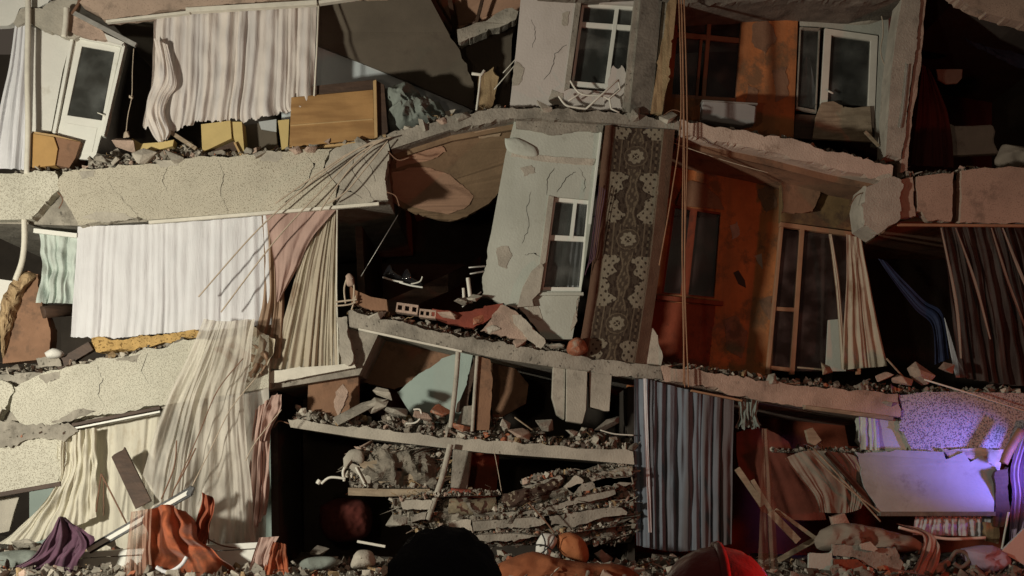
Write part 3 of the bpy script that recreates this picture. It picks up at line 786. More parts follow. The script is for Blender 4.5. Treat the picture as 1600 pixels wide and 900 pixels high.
# white angled wall and tilted glazed door, top left
t = thing('white_wall', 'tall white painted wall panel with a broken grey upper edge, between pipe and tilted door', 'wall', 90, 205, .25)
part(t, 'wall_panel', PR([(46, 36), (60, 42), (80, 48), (92, 52), (112, 60), (98, 110), (80, 206), (46, 208)], .2, .16, broken=[0, 1, 2, 3], amp=2), M['wallwhite'])
part(t, 'jamb', PR([(113, 58), (120, 60), (88, 208), (81, 206)], .16, .22), M['concrete2'])
t = thing('glazed_door', 'white balcony door with one dark glass pane, tilted in its frame at the top left', 'door', 120, 250, .1)
q = [(114, 53), (194, 69), (150, 250), (79, 206)]
qd = [(114, 53), (194, 69), (158, 215), (86, 190)]
part(t, 'door_frame', (lambda mb: (bar(mb, (113, 55), (84, 208), 5, .1, .14), bar(mb, (112, 55), (194, 70), 6, .1, .14), bar(mb, (193, 71), (160, 212), 5, .1, .14), mb)[-1])(MB()), M['white'])
leaf = [(119, 60), (190, 74), (150, 250), (88, 208)]
lf = part(t, 'door_leaf', PR([(120, 60), (189, 74), (158, 212), (148, 250), (118, 248), (88, 208), (94, 190)], .16, .06, holes=[[(128, 72), (179, 81), (159, 188), (105, 180)]]), M['white'])
part(lf, 'pane', PR([(129, 73), (178, 82), (158, 187), (106, 179)], .18, .015), M['glass'], bevel=0)
part(lf, 'lower_panel', PR([(103, 192), (152, 200), (144, 238), (122, 240), (96, 210)], .152, .01), M['white'])
part(lf, 'handle', (lambda mb: (tubew(mb, [P(163, 181, .16), P(163, 181, .11)], .012, smooth=False), tubew(mb, [P(165, 181, .11), P(152, 176, .10)], .010, smooth=False), mb)[-1])(MB()), M['metalwhite'], smooth=True)
# torn concrete over door
solo('broken_lintel', 'jagged grey concrete lintel piece above the white wall at the top left', 'rubble', PR([(20, 36), (32, 14), (66, 14), (80, 2), (110, -8), (126, 2), (116, 22), (132, 36), (130, 54), (112, 60), (96, 56), (88, 52), (66, 46), (48, 36), (40, 34), (24, 40)], .04, .14, broken='all', amp=2), M['concrete2'])
solo('broken_lintel', 'pinkish broken lintel block with a fallen edge strip, directly over the tilted door', 'rubble', PR([(108, 18), (130, 26), (166, 52), (182, 64), (150, 60), (118, 54), (106, 48)], .0, .12, broken='all', amp=1.6), M['chunkpink'])
solo('edge_strip', 'grey metal strip slanting down over the tilted white door', 'strip', bar(MB(), (112, 18), (212, 70), 7, -.06, .06), M['metal'])
solo('white_wedge', 'small white plaster wedge under the slanting metal strip', 'rubble', PR([(163, 52), (194, 66), (190, 70), (168, 64)], -.02, .05), M['wallwhite'])
solo('pipe_stub', 'short pinkish pipe stub above the top left corner of the tilted door', 'pipe', tube(MB(), [(104, 12), (103, 34), (100, 58)], 4.5, -.1, seg=12), M['trim'], smooth=True)
solo('white_wall', 'small patch of white wall in the top left corner above the side curtain', 'wall', PR([(-60, -60), (92, -60), (76, 2), (60, 12), (32, 12), (22, 34), (10, 40), (-60, 42)], .1, .15, broken=[1, 2, 3, 4, 5], amp=1.5), M['wallwhite'])
solo('dark_stay', 'dark bent steel stay at the top left, rising beyond the photo edge', 'rod', tube(MB(), [(130, -30), (124, 2), (112, 22)], 2.6, -.05), M['rust'], smooth=True)
# pipes at the left
solo('drain_pipe', 'cream vertical drain pipe in front of the white wall, upper left', 'pipe', tube(MB(), [(43, -40), (44, 30), (43, 120), (44, 200), (42, 272)], 4.5, -.05, seg=14, smooth=True), M['trim'], smooth=True)
solo('drain_pipe', 'cream bent drain pipe end below the speckled slab at the left, beside the mint cloth', 'pipe', tube(MB(), [(38, 338), (38, 380), (34, 410), (24, 438)], 4.5, -.02, seg=14), M['trim'], smooth=True)
# window void and brown wall lower left
t = thing('torn_wall', 'brown painted torn wall stub with raw orange edge at the left, below the bent pipe', 'wall', 45, 565, .1)
part(t, 'wall_panel', PR([(38, 424), (60, 428), (64, 470), (78, 512), (80, 560), (4, 568), (4, 548)], .12, .3, broken=[0, 1, 2, 3], amp=2), M['wallbrown'])
part(t, 'raw_edge', heap([(36, 424), (58, 430), (40, 452), (30, 480), (14, 530), (4, 560), (0, 500), (4, 470), (20, 440)], .12, .14, 5, .5, fr=5), M['woodraw'])
solo('white_wall', 'narrow white wall piece at the left edge beside the torn brown wall', 'wall', PR([(-60, 428), (26, 440), (18, 462), (2, 486), (-60, 500)], .2, .15, broken=[1, 2, 3], amp=2), M['wallwhite'])
solo('dark_shelf', 'dark rounded shelf end sticking out below the mint cloth', 'shelf', tubew(MB(), [P(66, 488, .1), P(112, 484, .5)], .10, seg=12, smooth=False), M['wooddark'], smooth=True)

# ---- top centre
solo('tilted_ceiling', 'dark grey brown ceiling panel hanging at the top centre, between lace curtain and reddish soffit', 'ceiling',
     PR([(440, -40, .15), (652, -40, .15), (700, 50, .6), (728, 98, .8), (742, 140, .95), (742, 172, 1.1), (640, 128, .9), (560, 96, .72), (497, 70, .55), (440, 50, .5)], 1, .15, broken=[2, 3, 4], amp=2), M['greybrown'])
solo('ceiling_edge_strip', 'light grey cornice strip along the right edge of the dark hanging ceiling panel', 'strip', (lambda mb: (bar(mb, (652, -10, .3), (702, 56, .9), 6, .3, .1), mb)[-1])(MB()), M['concrete'])
solo('sloping_wall', 'pale blue grey wall strip sloping down behind the wooden cabinet', 'wall', PR([(440, 40, .6), (497, 64, .65), (560, 90, .8), (640, 122, 1.0), (746, 164, 1.2), (716, 200, 1.2), (690, 206, 1.15), (640, 220, 1.0), (480, 240, .65), (440, 240, .6)], .8, .15), M['wallpale'])
t = thing('reddish_soffit', 'reddish brown broken soffit with dark beams at the top centre of the photo', 'ceiling', 740, 50, .6)
part(t, 'soffit_panel', PR([(654, -60, 0.0), (830, -60, 0.0), (826, 6, .8), (800, 16, 1.0), (752, 44, 1.4), (712, 52, 1.5), (700, 40, 1.4)], .8, .15, broken=[2, 3, 4, 5], amp=2), M['plasterpink'])
part(t, 'rib', (lambda mb: (bar(mb, (664, -20, .2), (704, 50, 1.0), 9, .5, .12), bar(mb, (700, -20, .2), (712, 56, 1.3), 7, .5, .12), bar(mb, (758, -20, .2), (744, 36, 1.0), 5, .5, .1), bar(mb, (744, 34, 1.0), (712, 50, 1.2), 4, .5, .1), mb)[-1])(MB()), M['wooddark'])
part(t, 'edge_beam', PR([(714, 46, .6), (752, 34, .6), (800, 12, .5), (810, 18, .5), (806, 30, .5), (760, 50, .6), (716, 66, .6)], .6, .3, broken=[0, 1, 4, 5], amp=2), M['concrete'])
solo('room_wall', 'dark brown cracked wall right of the dark hanging ceiling panel', 'wall', PR([(700, 40), (812, 10), (800, 60), (796, 190), (724, 196), (742, 160), (726, 100)], 1.5, .2), M['greybrown'])
solo('wood_splinter', 'brown split wood panel standing behind the small white bracket', 'wood', PR([(748, 118), (772, 104), (780, 120), (764, 176), (742, 178)], .9, .06, broken=[0, 1, 2], amp=3), M['woodraw'])
t = thing('pipe_bracket', 'small white metal bracket standing on the slab left of the pale pink wall', 'bracket', 745, 176, .1)
part(t, 'post', tube(MB(), [(751, 118), (748, 145), (744, 176)], 1.9, .1), M['metalwhite'], smooth=True)
part(t, 'arm', tube(MB(), [(737, 115), (752, 117), (757, 110)], 2.6, .1, smooth=False), M['metalwhite'], smooth=True)
for a, b, l in (((806, 92), (786, 114), 'upper thin pale rod leaning against the pale pink wall'), ((806, 100), (772, 140), 'lower thin pale rod leaning against the pale pink wall')):
    solo('thin_rod', l, 'rod', tube(MB(), [a, b], .9, .3, smooth=False), M['metalwhite'], smooth=True)
# pale pink wall with window
t = thing('pale_wall', 'pale pink grey wall with a white four light window at the top centre', 'wall', 870, 172, .15)
hole = [(908, 2), (1000, 8), (984, 146), (888, 138)]
part(t, 'wall_panel', PR([(820, -70), (1010, -70), (990, 172), (880, 172), (870, 160), (856, 166), (796, 170), (806, 80)], .15, .22, holes=[hole], broken=[3, 4, 5], amp=2), M['wallpink'])
part(t, 'reveal', PR([(900, -2), (909, 0), (890, 138), (881, 142)], .13, .03), M['concrete'])
window(t, [(910, 2), (1002, 8), (984, 142), (892, 134)], .24, .045, .06, [(.60, .05, .95, .035)], [(.27, .04, .96, .03)],
       panes=[(.04, .05, .57, .24), (.63, .05, .96, .24), (.04, .30, .57, .95), (.63, .30, .96, .95)])
solo('light_curtain', 'small ragged white cloth patch at the lower right of the top centre window', 'cloth', PR([(954, 112), (958, 102), (966, 108), (972, 102), (980, 116), (980, 140), (976, 168), (946, 168), (942, 150), (950, 136)], .1, .02, broken='all', amp=1.4), M['wallpink'])
t = thing('bent_window_frame', 'bent pale metal frame pieces lying on the slab below the top centre window', 'frame', 930, 178, -.05)
part(t, 'rail', (lambda mb: (tube(mb, [(891, 126), (900, 140), (912, 148), (940, 150), (952, 156)], 1.6, -.05), tube(mb, [(873, 150), (884, 164), (900, 168), (916, 170)], 1.8, -.08), tube(mb, [(916, 170), (940, 148), (966, 124)], 1.7, -.1, smooth=False), tube(mb, [(966, 124), (969, 140), (952, 154), (955, 170), (968, 176)], 1.5, -.06, smooth=False), tube(mb, [(888, 158), (910, 144)], 1.5, -.05, smooth=False), mb)[-1])(MB()), M['metalwhite'], smooth=True)
# columns right of the window
t = thing('pilaster', 'brown grey ribbed column between the top centre window and the dark red window', 'column', 1010, 180, 0)
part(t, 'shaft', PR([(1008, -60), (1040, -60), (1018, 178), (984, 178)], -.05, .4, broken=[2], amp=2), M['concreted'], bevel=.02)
part(t, 'side_rib', PR([(998, -60), (1007, -60), (984, 178), (972, 176)], -.02, .3, broken=[2]), M['concrete'])
part(t, 'inner_rib', PR([(1041, -60), (1052, -60), (1026, 178), (1019, 178)], .0, .3, broken=[2]), M['concrete'])
solo('split_timber', 'yellow brown splintered vertical timber right of the ribbed column', 'timber', PR([(1056, -50), (1062, -50), (1052, 60), (1044, 120), (1034, 178), (1016, 178), (1028, 100), (1042, 20)], -.08, .1, broken=[2, 3, 4, 6, 7], amp=2.4), M['woodraw'])
solo('angled_jamb', 'pale brown wall edge between the splintered timber and the dark red window', 'wall', PR([(1046, -60), (1060, -60), (1050, 60), (1040, 150), (1036, 182), (1026, 182)], .02, .9), M['concrete'])
# orange walls top, recessed
Yt = .9
t = thing('orange_wall', 'orange brown stained wall with a brown two leaf window, top storey right of the column', 'wall', 1150, 205, Yt)
part(t, 'wall_panel', PR([(1040, -60), (1250, -60), (1246, 60), (1240, 215), (1020, 215)], Yt, .2, holes=[[(1060, 12), (1160, 24), (1150, 158), (1050, 152)]]), M['wallorange'])
window(t, [(1058, 10), (1162, 22), (1152, 160), (1046, 154)], Yt + .02, .035, .05, [(.50, .04, .96, .03), (.40, .33, .96, .02)], [(.30, .03, .97, .028)], 'whitered', 'glassred',
       panes=[(.03, .04, .47, .27), (.53, .04, .97, .27), (.03, .33, .38, .96), (.53, .33, .97, .96)])
t = thing('wall_unit', 'grey box shaped unit below the brown two leaf window of the top storey', 'appliance', 1140, 195, .3)
part(t, 'casing', PR([(1098, 158), (1160, 160), (1182, 166), (1180, 192), (1160, 196), (1130, 192), (1096, 186)], .3, .25), M['acgrey'], bevel=.015)
part(t, 'top_edge', bar(MB(), (1097, 157), (1184, 162), 2.5, .28, .3), M['metal'])
# recessed door with white frame
t = thing('glazed_door', 'white framed balcony door with dark glass, standing in the grey green recess at the top right', 'door', 1330, 220, Yt)
dq = [(1289, 45), (1369, 55), (1366, 175), (1284, 172)]
part(t, 'door_frame', frame_mb([(1289, 44), (1372, 56), (1366, 200), (1280, 196)], Yt, .13, .06, (), (), .1), M['metalwhite'])
part(t, 'pane', PR([(1299, 55), (1362, 64), (1357, 166), (1292, 162)], Yt + .05, .015), M['glass'], bevel=0)
part(t, 'lower_panel', PR([(1284, 160), (1300, 158), (1318, 168), (1360, 166), (1364, 222), (1270, 216), (1274, 184)], Yt - .05, .05, broken=[1, 2], amp=2), M['woodtan'])
part(t, 'handle', tube(MB(), [(1294, 142), (1302, 146)], 1.6, Yt - .04, smooth=False), M['metalwhite'], smooth=True)
t = thing('side_light', 'narrow dark side window left of the recessed white framed door', 'window', 1260, 215, Yt)
part(t, 'frame', frame_mb([(1250, 42), (1282, 44), (1276, 176), (1244, 170)], Yt, .07, .03, (), (), .08), M['concrete'])
part(t, 'pane', PR([(1252, 46), (1279, 48), (1273, 170), (1247, 166)], Yt + .04, .012), M['glass'], bevel=0)
part(t, 'lower_panel', PR([(1243, 178), (1275, 180), (1270, 218), (1240, 216)], Yt + .02, .05), M['wooddark'])
solo('hanging_cloth', 'pale grey cloth scrap hanging inside the narrow side window', 'cloth', cloth([[(1258, 88), (1264, 90)], [(1252, 130), (1272, 130)], [(1250, 166), (1276, 168)]], Yt + .2, 2, .03, 30, 30, 4), M['sheetcool'], smooth=True)
t = thing('grey_green_wall', 'patchy grey green wall around the recessed white framed door, top right', 'wall', 1380, 210, Yt)
part(t, 'wall_panel', PR([(1250, -60), (1430, -60), (1400, 60), (1386, 120), (1384, 230), (1366, 225), (1374, 54), (1288, 42), (1250, 40)], Yt + .01, .2, broken=[2, 3], amp=2), M['wallgreen'])
part(t, 'plaster_lump', heap([(1280, 2), (1330, -6), (1372, 10), (1380, 30), (1340, 40), (1284, 30)], Yt + .02, .12, 6, .5), M['chunkpale'], smooth=True)
solo('loose_wire', 'loose pale wire looping down beside the recessed white framed door', 'wire', tube(MB(), [(1360, 14), (1376, 22), (1380, 50), (1376, 80), (1384, 105), (1394, 112)], 1.1, .7), M['rod'], smooth=True)
# leaning column
t = thing('leaning_column', 'tall leaning concrete column with a pinkish right face at the top right', 'column', 1415, 265, 0)
part(t, 'shaft', PR([(1420, -60), (1442, -60), (1432, 60), (1420, 160), (1408, 248), (1384, 244), (1392, 120), (1402, 40)], -.02, .5, broken=[1, 2, 3, 4], amp=1.8), M['concrete2'], bevel=.01)
part(t, 'side_face', PR([(1443, -60), (1454, -60), (1440, 90), (1426, 180), (1418, 266), (1407, 270), (1409, 250), (1421, 160), (1433, 60)], .02, .45, broken=[1, 2, 3], amp=1.2), M['chunkpink'])
part(t, 'corner_strip', tube(MB(), [(1418, 100), (1411, 170), (1406, 200)], 1.2, -.05), M['metal'], smooth=True)
solo('fallen_stick', 'short pale stick lying in the corner at the foot of the leaning column', 'stick', bar(MB(), (1352, 205), (1374, 228), 4, .3, .05), M['woodtan'])
# dark room top right
t = thing('beige_cushion', 'beige cushion shaped board standing on the beam in the dark room, top right', 'cushion', 1520, 240, 1.4)
part(t, 'cover', PR([(1476, 188, 1.4), (1492, 196, 1.4), (1520, 196, 1.4), (1552, 194, 1.4), (1556, 205, 1.4), (1553, 220, 1.4), (1562, 240, 1.4), (1484, 244, 1.4), (1486, 226, 1.4), (1478, 210, 1.4)], 1.4, .15), M['plasterpale'], bevel=.03)
solo('pale_scrap', 'small pale plaster scrap on the back wall of the dark top right room', 'rubble', PR([(1463, 108), (1504, 108), (1503, 122), (1496, 130), (1478, 131), (1466, 124)], 1.8, .05), M['chunkpale'])
solo('hanging_drape', 'dark blanket strip slanting down in the dark room at the top right corner', 'cloth', cloth([[(1500, 40), (1560, 72), (1640, 100)], [(1510, 66), (1570, 96), (1640, 124)]], 1.4, 5, .03, 60, 16, 2), M['bluestrip'], smooth=True)
solo('hanging_drape', 'dark red brown drape leaning at the left side of the dark top right room', 'cloth', cloth([[(1440, 100), (1452, 110)], [(1430, 170), (1480, 180)], [(1420, 258), (1490, 262)]], 1.1, 4, .05, 50, 30, 3), M['darkred'], smooth=True)
solo('cloth_heap', 'small brown cloth heap on the beam at the right edge, beside the beige cushion', 'cloth', heap([(1566, 226), (1600, 232), (1640, 240), (1640, 262), (1560, 262)], .8, .2, 8, .4), M['beigecloth'], smooth=True)

# ---- middle row: pale green wall with window
t = thing('pale_wall', 'leaning pale green wall with a small white curtained window, left of the carpet', 'wall', 830, 530, .05)
hole = [(866, 307), (920, 312), (908, 455), (846, 455)]
part(t, 'wall_panel', PR([(806, 180), (944, 188), (940, 230), (926, 330), (912, 430), (894, 530), (850, 530), (832, 505), (812, 480), (752, 462), (768, 360), (790, 240)], .08, .22, holes=[hole], broken=[6, 7, 8, 9], amp=2.5), M['wallgreen'])
part(t, 'reveal', PR([(857, 305), (866, 307), (847, 455), (838, 452)], .06, .03), M['concrete2'])
part(t, 'edge_strip', bar(MB(), (941, 192), (922, 350), 4, .05, .05), M['white'])
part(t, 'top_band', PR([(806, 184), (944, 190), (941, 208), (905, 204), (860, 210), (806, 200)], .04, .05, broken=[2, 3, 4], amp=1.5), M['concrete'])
part(t, 'shade_band', PR([(800, 236), (860, 244), (930, 248), (927, 258), (860, 254), (798, 244)], .07, .015, broken='all', amp=1), M['chunkpale'])  # shading of the ledge, laid on the wall as a coloured band
w = window(t, [(866, 307), (922, 312), (908, 456), (845, 456)], .14, .06, .05, [(.60, .05, .43, .05)], [(.43, .05, .95, .028)],
       panes=[(.06, .06, .56, .40), (.65, .06, .94, .40), (.06, .46, .94, .94)])
part(t, 'sill', bar(MB(), (842, 459), (912, 459), 5, .03, .2), M['wallgreen'])
solo('net_curtain', 'ivory net curtain hanging behind the small window of the pale green wall', 'curtain', cloth([[(868, 312), (920, 316)], [(862, 380), (914, 384)], [(850, 452), (908, 452)]], .42, 5, .04, 60, 24, 8), M['sheetcool'], smooth=True)
solo('cut_sheet', 'grey curved sheet fragment leaning on the pale green wall left of its window', 'sheet', PR([(846, 410), (850, 418), (844, 456), (832, 468), (834, 478), (808, 480), (816, 450), (830, 424)], -.02, .03), M['concrete2'])
crack(t, [(866, 262), (856, 280), (854, 304)], 1.5, .076)
crack(t, [(900, 268), (884, 278), (870, 300)], 1.5, .076)
solo('dangling_plaster', 'loose grey plaster flap hanging under the slab at the top of the pale green wall', 'plaster', heap([(788, 216), (812, 218), (836, 232), (838, 244), (812, 242), (792, 234)], .06, .03, 4, .3), M['wallgreen'], smooth=True)

# ---- carpet
def carpet():
    TL, TR, BR, BL = (946, 196), (1054, 204), (1008, 572), (902, 562)
    nu, nv = 110, 400
    mb = MB(); col = []
    dark = (.030, .018, .012); field = (.055, .038, .026); beige = (.20, .17, .125); brown = (.115, .062, .04); mid = (.12, .09, .06)
    def pat(u, v):
        # u -1..1 over the strip, v metres downwards; repeat 1.36 m
        x = (u + .03) / .69
        ax = abs(x)
        nz = NZ.noise(Vector((u * 9, v * 9, 1))) * .12
        if u < -.76 or u > .70: return brown
        if ax > .97: return mid if ax < 1.0 else beige if ax < 1.035 else brown
        per = 1.32
        c = (v + .22) % per - per / 2            # 0 at the medallion
        e = ((v + .22 + per / 2) % per) - per / 2  # 0 half way between medallions
        r = math.hypot(x * .34, c)
        # medallion
        if r < .045: return dark if (abs(abs(x * .34) - abs(c)) > .010) else beige
        if r < .105 + .012 * math.sin(8 * math.atan2(c, x * .34)): return beige if r > .05 else mid
        if r < .15: return field
        if r < .162: return mid
        # side corner scrolls: beige scalloped masses around e = 0
        edge = .50 + .17 * math.cos(e * 11.0) + .10 * math.cos(e * 31 + 1)
        if abs(e) < .40 and ax > edge + nz:
            k = math.sin(e * 46) * math.sin(ax * 19 + 1.2)
            if k > .62: return dark
            return beige
        if abs(e) < .40 and ax > edge - .07 + nz: return dark
        # spine vases
        h = .17 + .07 * math.cos(e * 14)
        if abs(e) < .46:
            if abs(ax - h) < .035: return mid
            if ax < h:
                k = math.sin(e * 40 + x * 9) * math.cos(x * 26)
                return mid if k > .35 else field
            if abs(ax - h - .12) < .05 and math.sin(e * 38) > -.2: return dark
        if .60 < ax < .66 or .34 < ax < .38: return mid if abs(c) < .28 else field
        if .80 < ax < .88: return dark if math.sin(c * 60) > 0 else mid
        k = math.sin(c * 31 + ax * 3) * math.sin(ax * 24)
        return dark if k > .45 else field
    for j in range(nv + 1):
        v = j / nv
        for i in range(nu + 1):
            u = i / nu
            x, y = quadpt([TL, TR, BR, BL], u, v)
            x += 4 * math.sin(v * 3.0) - 3 * math.sin(v * 7) * (1 - u) * .5
            p = P(x, y, -.06)
            p.y += .05 * math.sin(u * 5 + v * 2) + .02 * math.sin(v * 9) + .012 * NZ.noise(Vector((u * 6, v * 18, 2))) - (.05 if u < .14 else 0) * math.sin(u / .14 * math.pi)
            mb.v.append(p)
            jig = .012 * NZ.noise(Vector((u * 30, v * 90, 1)))
            col.append(pat(u * 2 - 1 + jig, v * 3.7 + jig))
    for j in range(nv):
        for i in range(nu):
            a = j * (nu + 1) + i
            mb.f.append((a, a + 1, a + nu + 2, a + nu + 1)); mb.m.append(0)
    # thickness: a second layer behind
    o = len(mb.v)
    for k in range(o): mb.v.append(mb.v[k] + Vector((0, .012, 0)))
    col += col
    for f in list(mb.f): mb.f.append(tuple(i + o for i in reversed(f))); mb.m.append(0)
    m = mat('woven_carpet_pile', (.1, .08, .06), .98, .2, 3, .6, 90)
    nt = m.node_tree
    vc = N(nt, 'ShaderNodeVertexColor'); vc.layer_name = 'pile'
    n = N(nt, 'ShaderNodeTexNoise'); n.inputs['Scale'].default_value = 60; n.inputs['Detail'].default_value = 5
    mr = N(nt, 'ShaderNodeMapRange'); mr.inputs['To Min'].default_value = .55; mr.inputs['To Max'].default_value = 1.45
    nt.links.new(n.outputs[0], mr.inputs['Value'])
    mx = N(nt, 'ShaderNodeMix', data_type='RGBA', blend_type='MULTIPLY'); mx.inputs[0].default_value = 1
    nt.links.new(vc.outputs[0], mx.inputs[6]); nt.links.new(mr.outputs[0], mx.inputs[7])
    b = nt.nodes['Principled BSDF']
    nt.links.new(mx.outputs[2], b.inputs['Base Color'])
    ob = solo('carpet', 'long hanging brown carpet with beige medallions and scrolls, draped down beside the pale green wall', 'carpet', mb, m, smooth=True, bevel=0)
    ca = ob.data.color_attributes.new('pile', 'FLOAT_COLOR', 'POINT')
    for k, c in enumerate(col): ca.data[k].color = (*c, 1)
    return ob
carpet()
solo('cable_bundle', 'dark purple brown bundle of strips hanging along the left edge of the carpet', 'strip', (lambda mb: ([tube(mb, [(937 + k * 3, 290 + k * 2), (930 + k * 3, 340), (922 + k * 2.5, 400), (914 + k * 2.5, 430 - k * 8)], .7, -.12 - .01 * k) for k in range(4)], mb)[-1])(MB()), M['purplecloth'], smooth=True)
solo('brick_lump', 'orange red brick lump lying at the bottom left corner of the carpet', 'brick', heap([(888, 534), (900, 528), (914, 534), (918, 548), (902, 556), (886, 550)], -.2, .14, 2, .3), M['brick'])
solo('torn_plaster', 'pale torn plaster patch standing at the bottom right corner of the carpet', 'plaster', PR([(1018, 512), (1028, 524), (1030, 540), (1036, 556), (1032, 574), (1008, 574), (1010, 540)], .0, .06, broken='all', amp=1.8), M['chunkpale'])

# ---- recessed orange walls, middle storey
Ym = 1.5
t = thing('orange_wall', 'orange red wall with a dark tall window in the middle storey, right of the carpet', 'wall', 1120, 600, Ym)
part(t, 'wall_panel', PR([(990, 180), (1226, 200), (1232, 280), (1216, 380), (1204, 620), (980, 620)], Ym, .2, holes=[[(1052, 320), (1126, 332), (1116, 466), (1034, 458)]]), M['wallorange'])
window(t, [(1052, 318), (1130, 330), (1120, 470), (1032, 462)], Ym + .02, .05, .04, [(.42, .03, .97, .07)], [], 'wallred', 'glassred', panes=[(.05, .04, .35, .96), (.49, .04, .95, .96)])
part(t, 'sill', bar(MB(), (1026, 464), (1130, 474), 7, Ym - .1, .12), M['wallred'])
part(t, 'lower_panel', PR([(1020, 470), (1118, 478), (1112, 540), (1106, 590), (1010, 580)], Ym - .04, .06, broken=[1, 2], amp=2), M['wallred'])
part(t, 'arch_band', PR([(1056, 320), (1064, 300), (1080, 282), (1104, 288), (1126, 312), (1132, 328)], Ym - .03, .03, broken=[0, 1, 2, 3, 4], amp=1.5), M['wallbrown'])
part(t, 'stain_patch', PR([(1146, 426), (1154, 422), (1164, 438), (1166, 450), (1154, 444)], Ym - .008, .01), M['dark'])
t = thing('balcony_door', 'tall tan framed balcony door with dark reddish panes, left of the cream curtain', 'door', 1280, 580, 1.1)
part(t, 'door_frame', (lambda mb: (bar(mb, (1219, 350), (1350, 368), 7, 1.1, .12), bar(mb, (1222, 354), (1200, 585), 5, 1.1, .12), bar(mb, (1254, 356), (1238, 585), 7, 1.11, .12), bar(mb, (1207, 482), (1244, 484), 6, 1.12, .08), bar(mb, (1200, 574), (1240, 578), 6, 1.12, .1), bar(mb, (1340, 366), (1342, 585), 6, 1.11, .1), mb)[-1])(MB()), M['frametan'])
part(t, 'pane', PR([(1222, 358), (1250, 362), (1242, 482), (1210, 480)], 1.16, .015), M['glassred'], bevel=0)
part(t, 'pane', PR([(1208, 486), (1242, 488), (1236, 574), (1202, 572)], 1.16, .015), M['glassred'], bevel=0)
part(t, 'pane', PR([(1258, 362), (1338, 372), (1340, 580), (1242, 580)], 1.17, .015), M['glassred'], bevel=0)
solo('stained_wall', 'brown and yellow stained wall band above the tan framed balcony door', 'wall', PR([(1222, 255), (1400, 280), (1352, 362), (1220, 346)], 1.12, .2), mat('yellow_stained_plaster', (.20, .13, .06), .9, .35, 1.5, .25, 30, stain=((.09, .055, .035), 1.8, .5)))
solo('mould_patch_board', 'dark wedge shaped board under the balcony slab, left of the torn beam end', 'board', PR([(1222, 280), (1250, 276), (1282, 300), (1270, 330), (1222, 332)], 1.0, .05, broken='all', amp=2), M['wallbrown'])
solo('pale_board', 'pale grey panel leaning low behind the cream curtain on the right', 'panel', PR([(1294, 500), (1316, 498), (1322, 580), (1290, 580)], .95, .04), M['wallgreen'])

def wear(parent, polys, Y, mt, name='bare_patch'):
    for pl in polys:
        part(parent, name, PR(pl, Y, .012, broken='all', amp=2.2, step=5), M[mt], bevel=0)
gw = [o for o in bpy.data.objects if o.get('label', '').startswith('leaning pale green')][0]
wear(gw, [[(776, 392), (790, 384), (800, 400), (792, 420), (778, 414)], [(820, 470), (842, 476), (846, 500), (828, 496)], [(900, 470), (906, 462), (902, 500), (892, 516)], [(812, 262), (830, 258), (836, 270), (818, 276)]], .072, 'concrete2')
crack(gw, [(830, 300), (822, 330), (828, 352), (816, 380)], 1.2, .076)
crack(gw, [(848, 404), (836, 396), (820, 398)], 1.1, .076)
crack(gw, [(905, 262), (915, 280), (912, 300)], 1.1, .076)
pw = [o for o in bpy.data.objects if o.get('label', '').startswith('pale pink grey wall')][0]
wear(pw, [[(806, 96), (816, 104), (812, 130), (800, 134)], [(862, 140), (880, 146), (876, 164), (858, 160)], [(880, 20), (890, 18), (886, 40), (878, 38)]], .142, 'concrete2')
crack(pw, [(884, 70), (868, 84), (862, 110), (850, 124)], 1.2, .146)
crack(pw, [(830, 30), (838, 50), (832, 74)], 1.0, .146)
ow = [o for o in bpy.data.objects if o.get('label', '').startswith('orange red wall')][0]
wear(ow, [[(1180, 296), (1206, 290), (1214, 320), (1196, 336)], [(1130, 500), (1150, 492), (1168, 520), (1160, 560), (1136, 548)], [(1186, 470), (1206, 462), (1204, 500)], [(1084, 250), (1130, 256), (1120, 276), (1090, 270)]], 1.492, 'wallbrown')
wear(ow, [[(1140, 352), (1152, 346), (1156, 366), (1144, 374)], [(1178, 400), (1190, 396), (1192, 420)]], 1.49, 'chunkpink')
ot = [o for o in bpy.data.objects if o.get('label', '').startswith('orange brown stained wall')][0]
wear(ot, [[(1176, 40), (1200, 30), (1214, 60), (1196, 84), (1178, 70)], [(1206, 110), (1230, 104), (1232, 150), (1212, 160)], [(1168, 130), (1184, 140), (1180, 176), (1164, 170)]], .892, 'wallbrown')
sl = [o for o in bpy.data.objects if o.get('label', '').startswith('long sagging floor slab')][0]
wear(sl, [[(240, 250), (286, 248), (276, 260), (250, 262)], [(128, 340), (150, 330), (196, 334), (210, 342), (160, 348)], [(400, 240), (440, 238), (436, 250), (410, 252)], [(120, 268), (150, 264), (146, 276), (128, 280)]], -.104, 'concrete2')
crack(sl, [(340, 250), (350, 272), (344, 300), (356, 330)], 1.3)
crack(sl, [(262, 262), (254, 282), (262, 300)], 1.1)
l2 = [o for o in bpy.data.objects if o.get('label', '').startswith('pale speckled slab face')][0]
wear(l2, [[(60, 588), (96, 578), (92, 592), (70, 598)], [(180, 562), (220, 552), (214, 566)], [(80, 660), (120, 640), (150, 642), (112, 658)]], -.145, 'concrete')
crack(l2, [(150, 568), (160, 592), (152, 616), (166, 640)], 1.4, -.144)
crack(l2, [(230, 552), (222, 580), (236, 604)], 1.2, -.144)

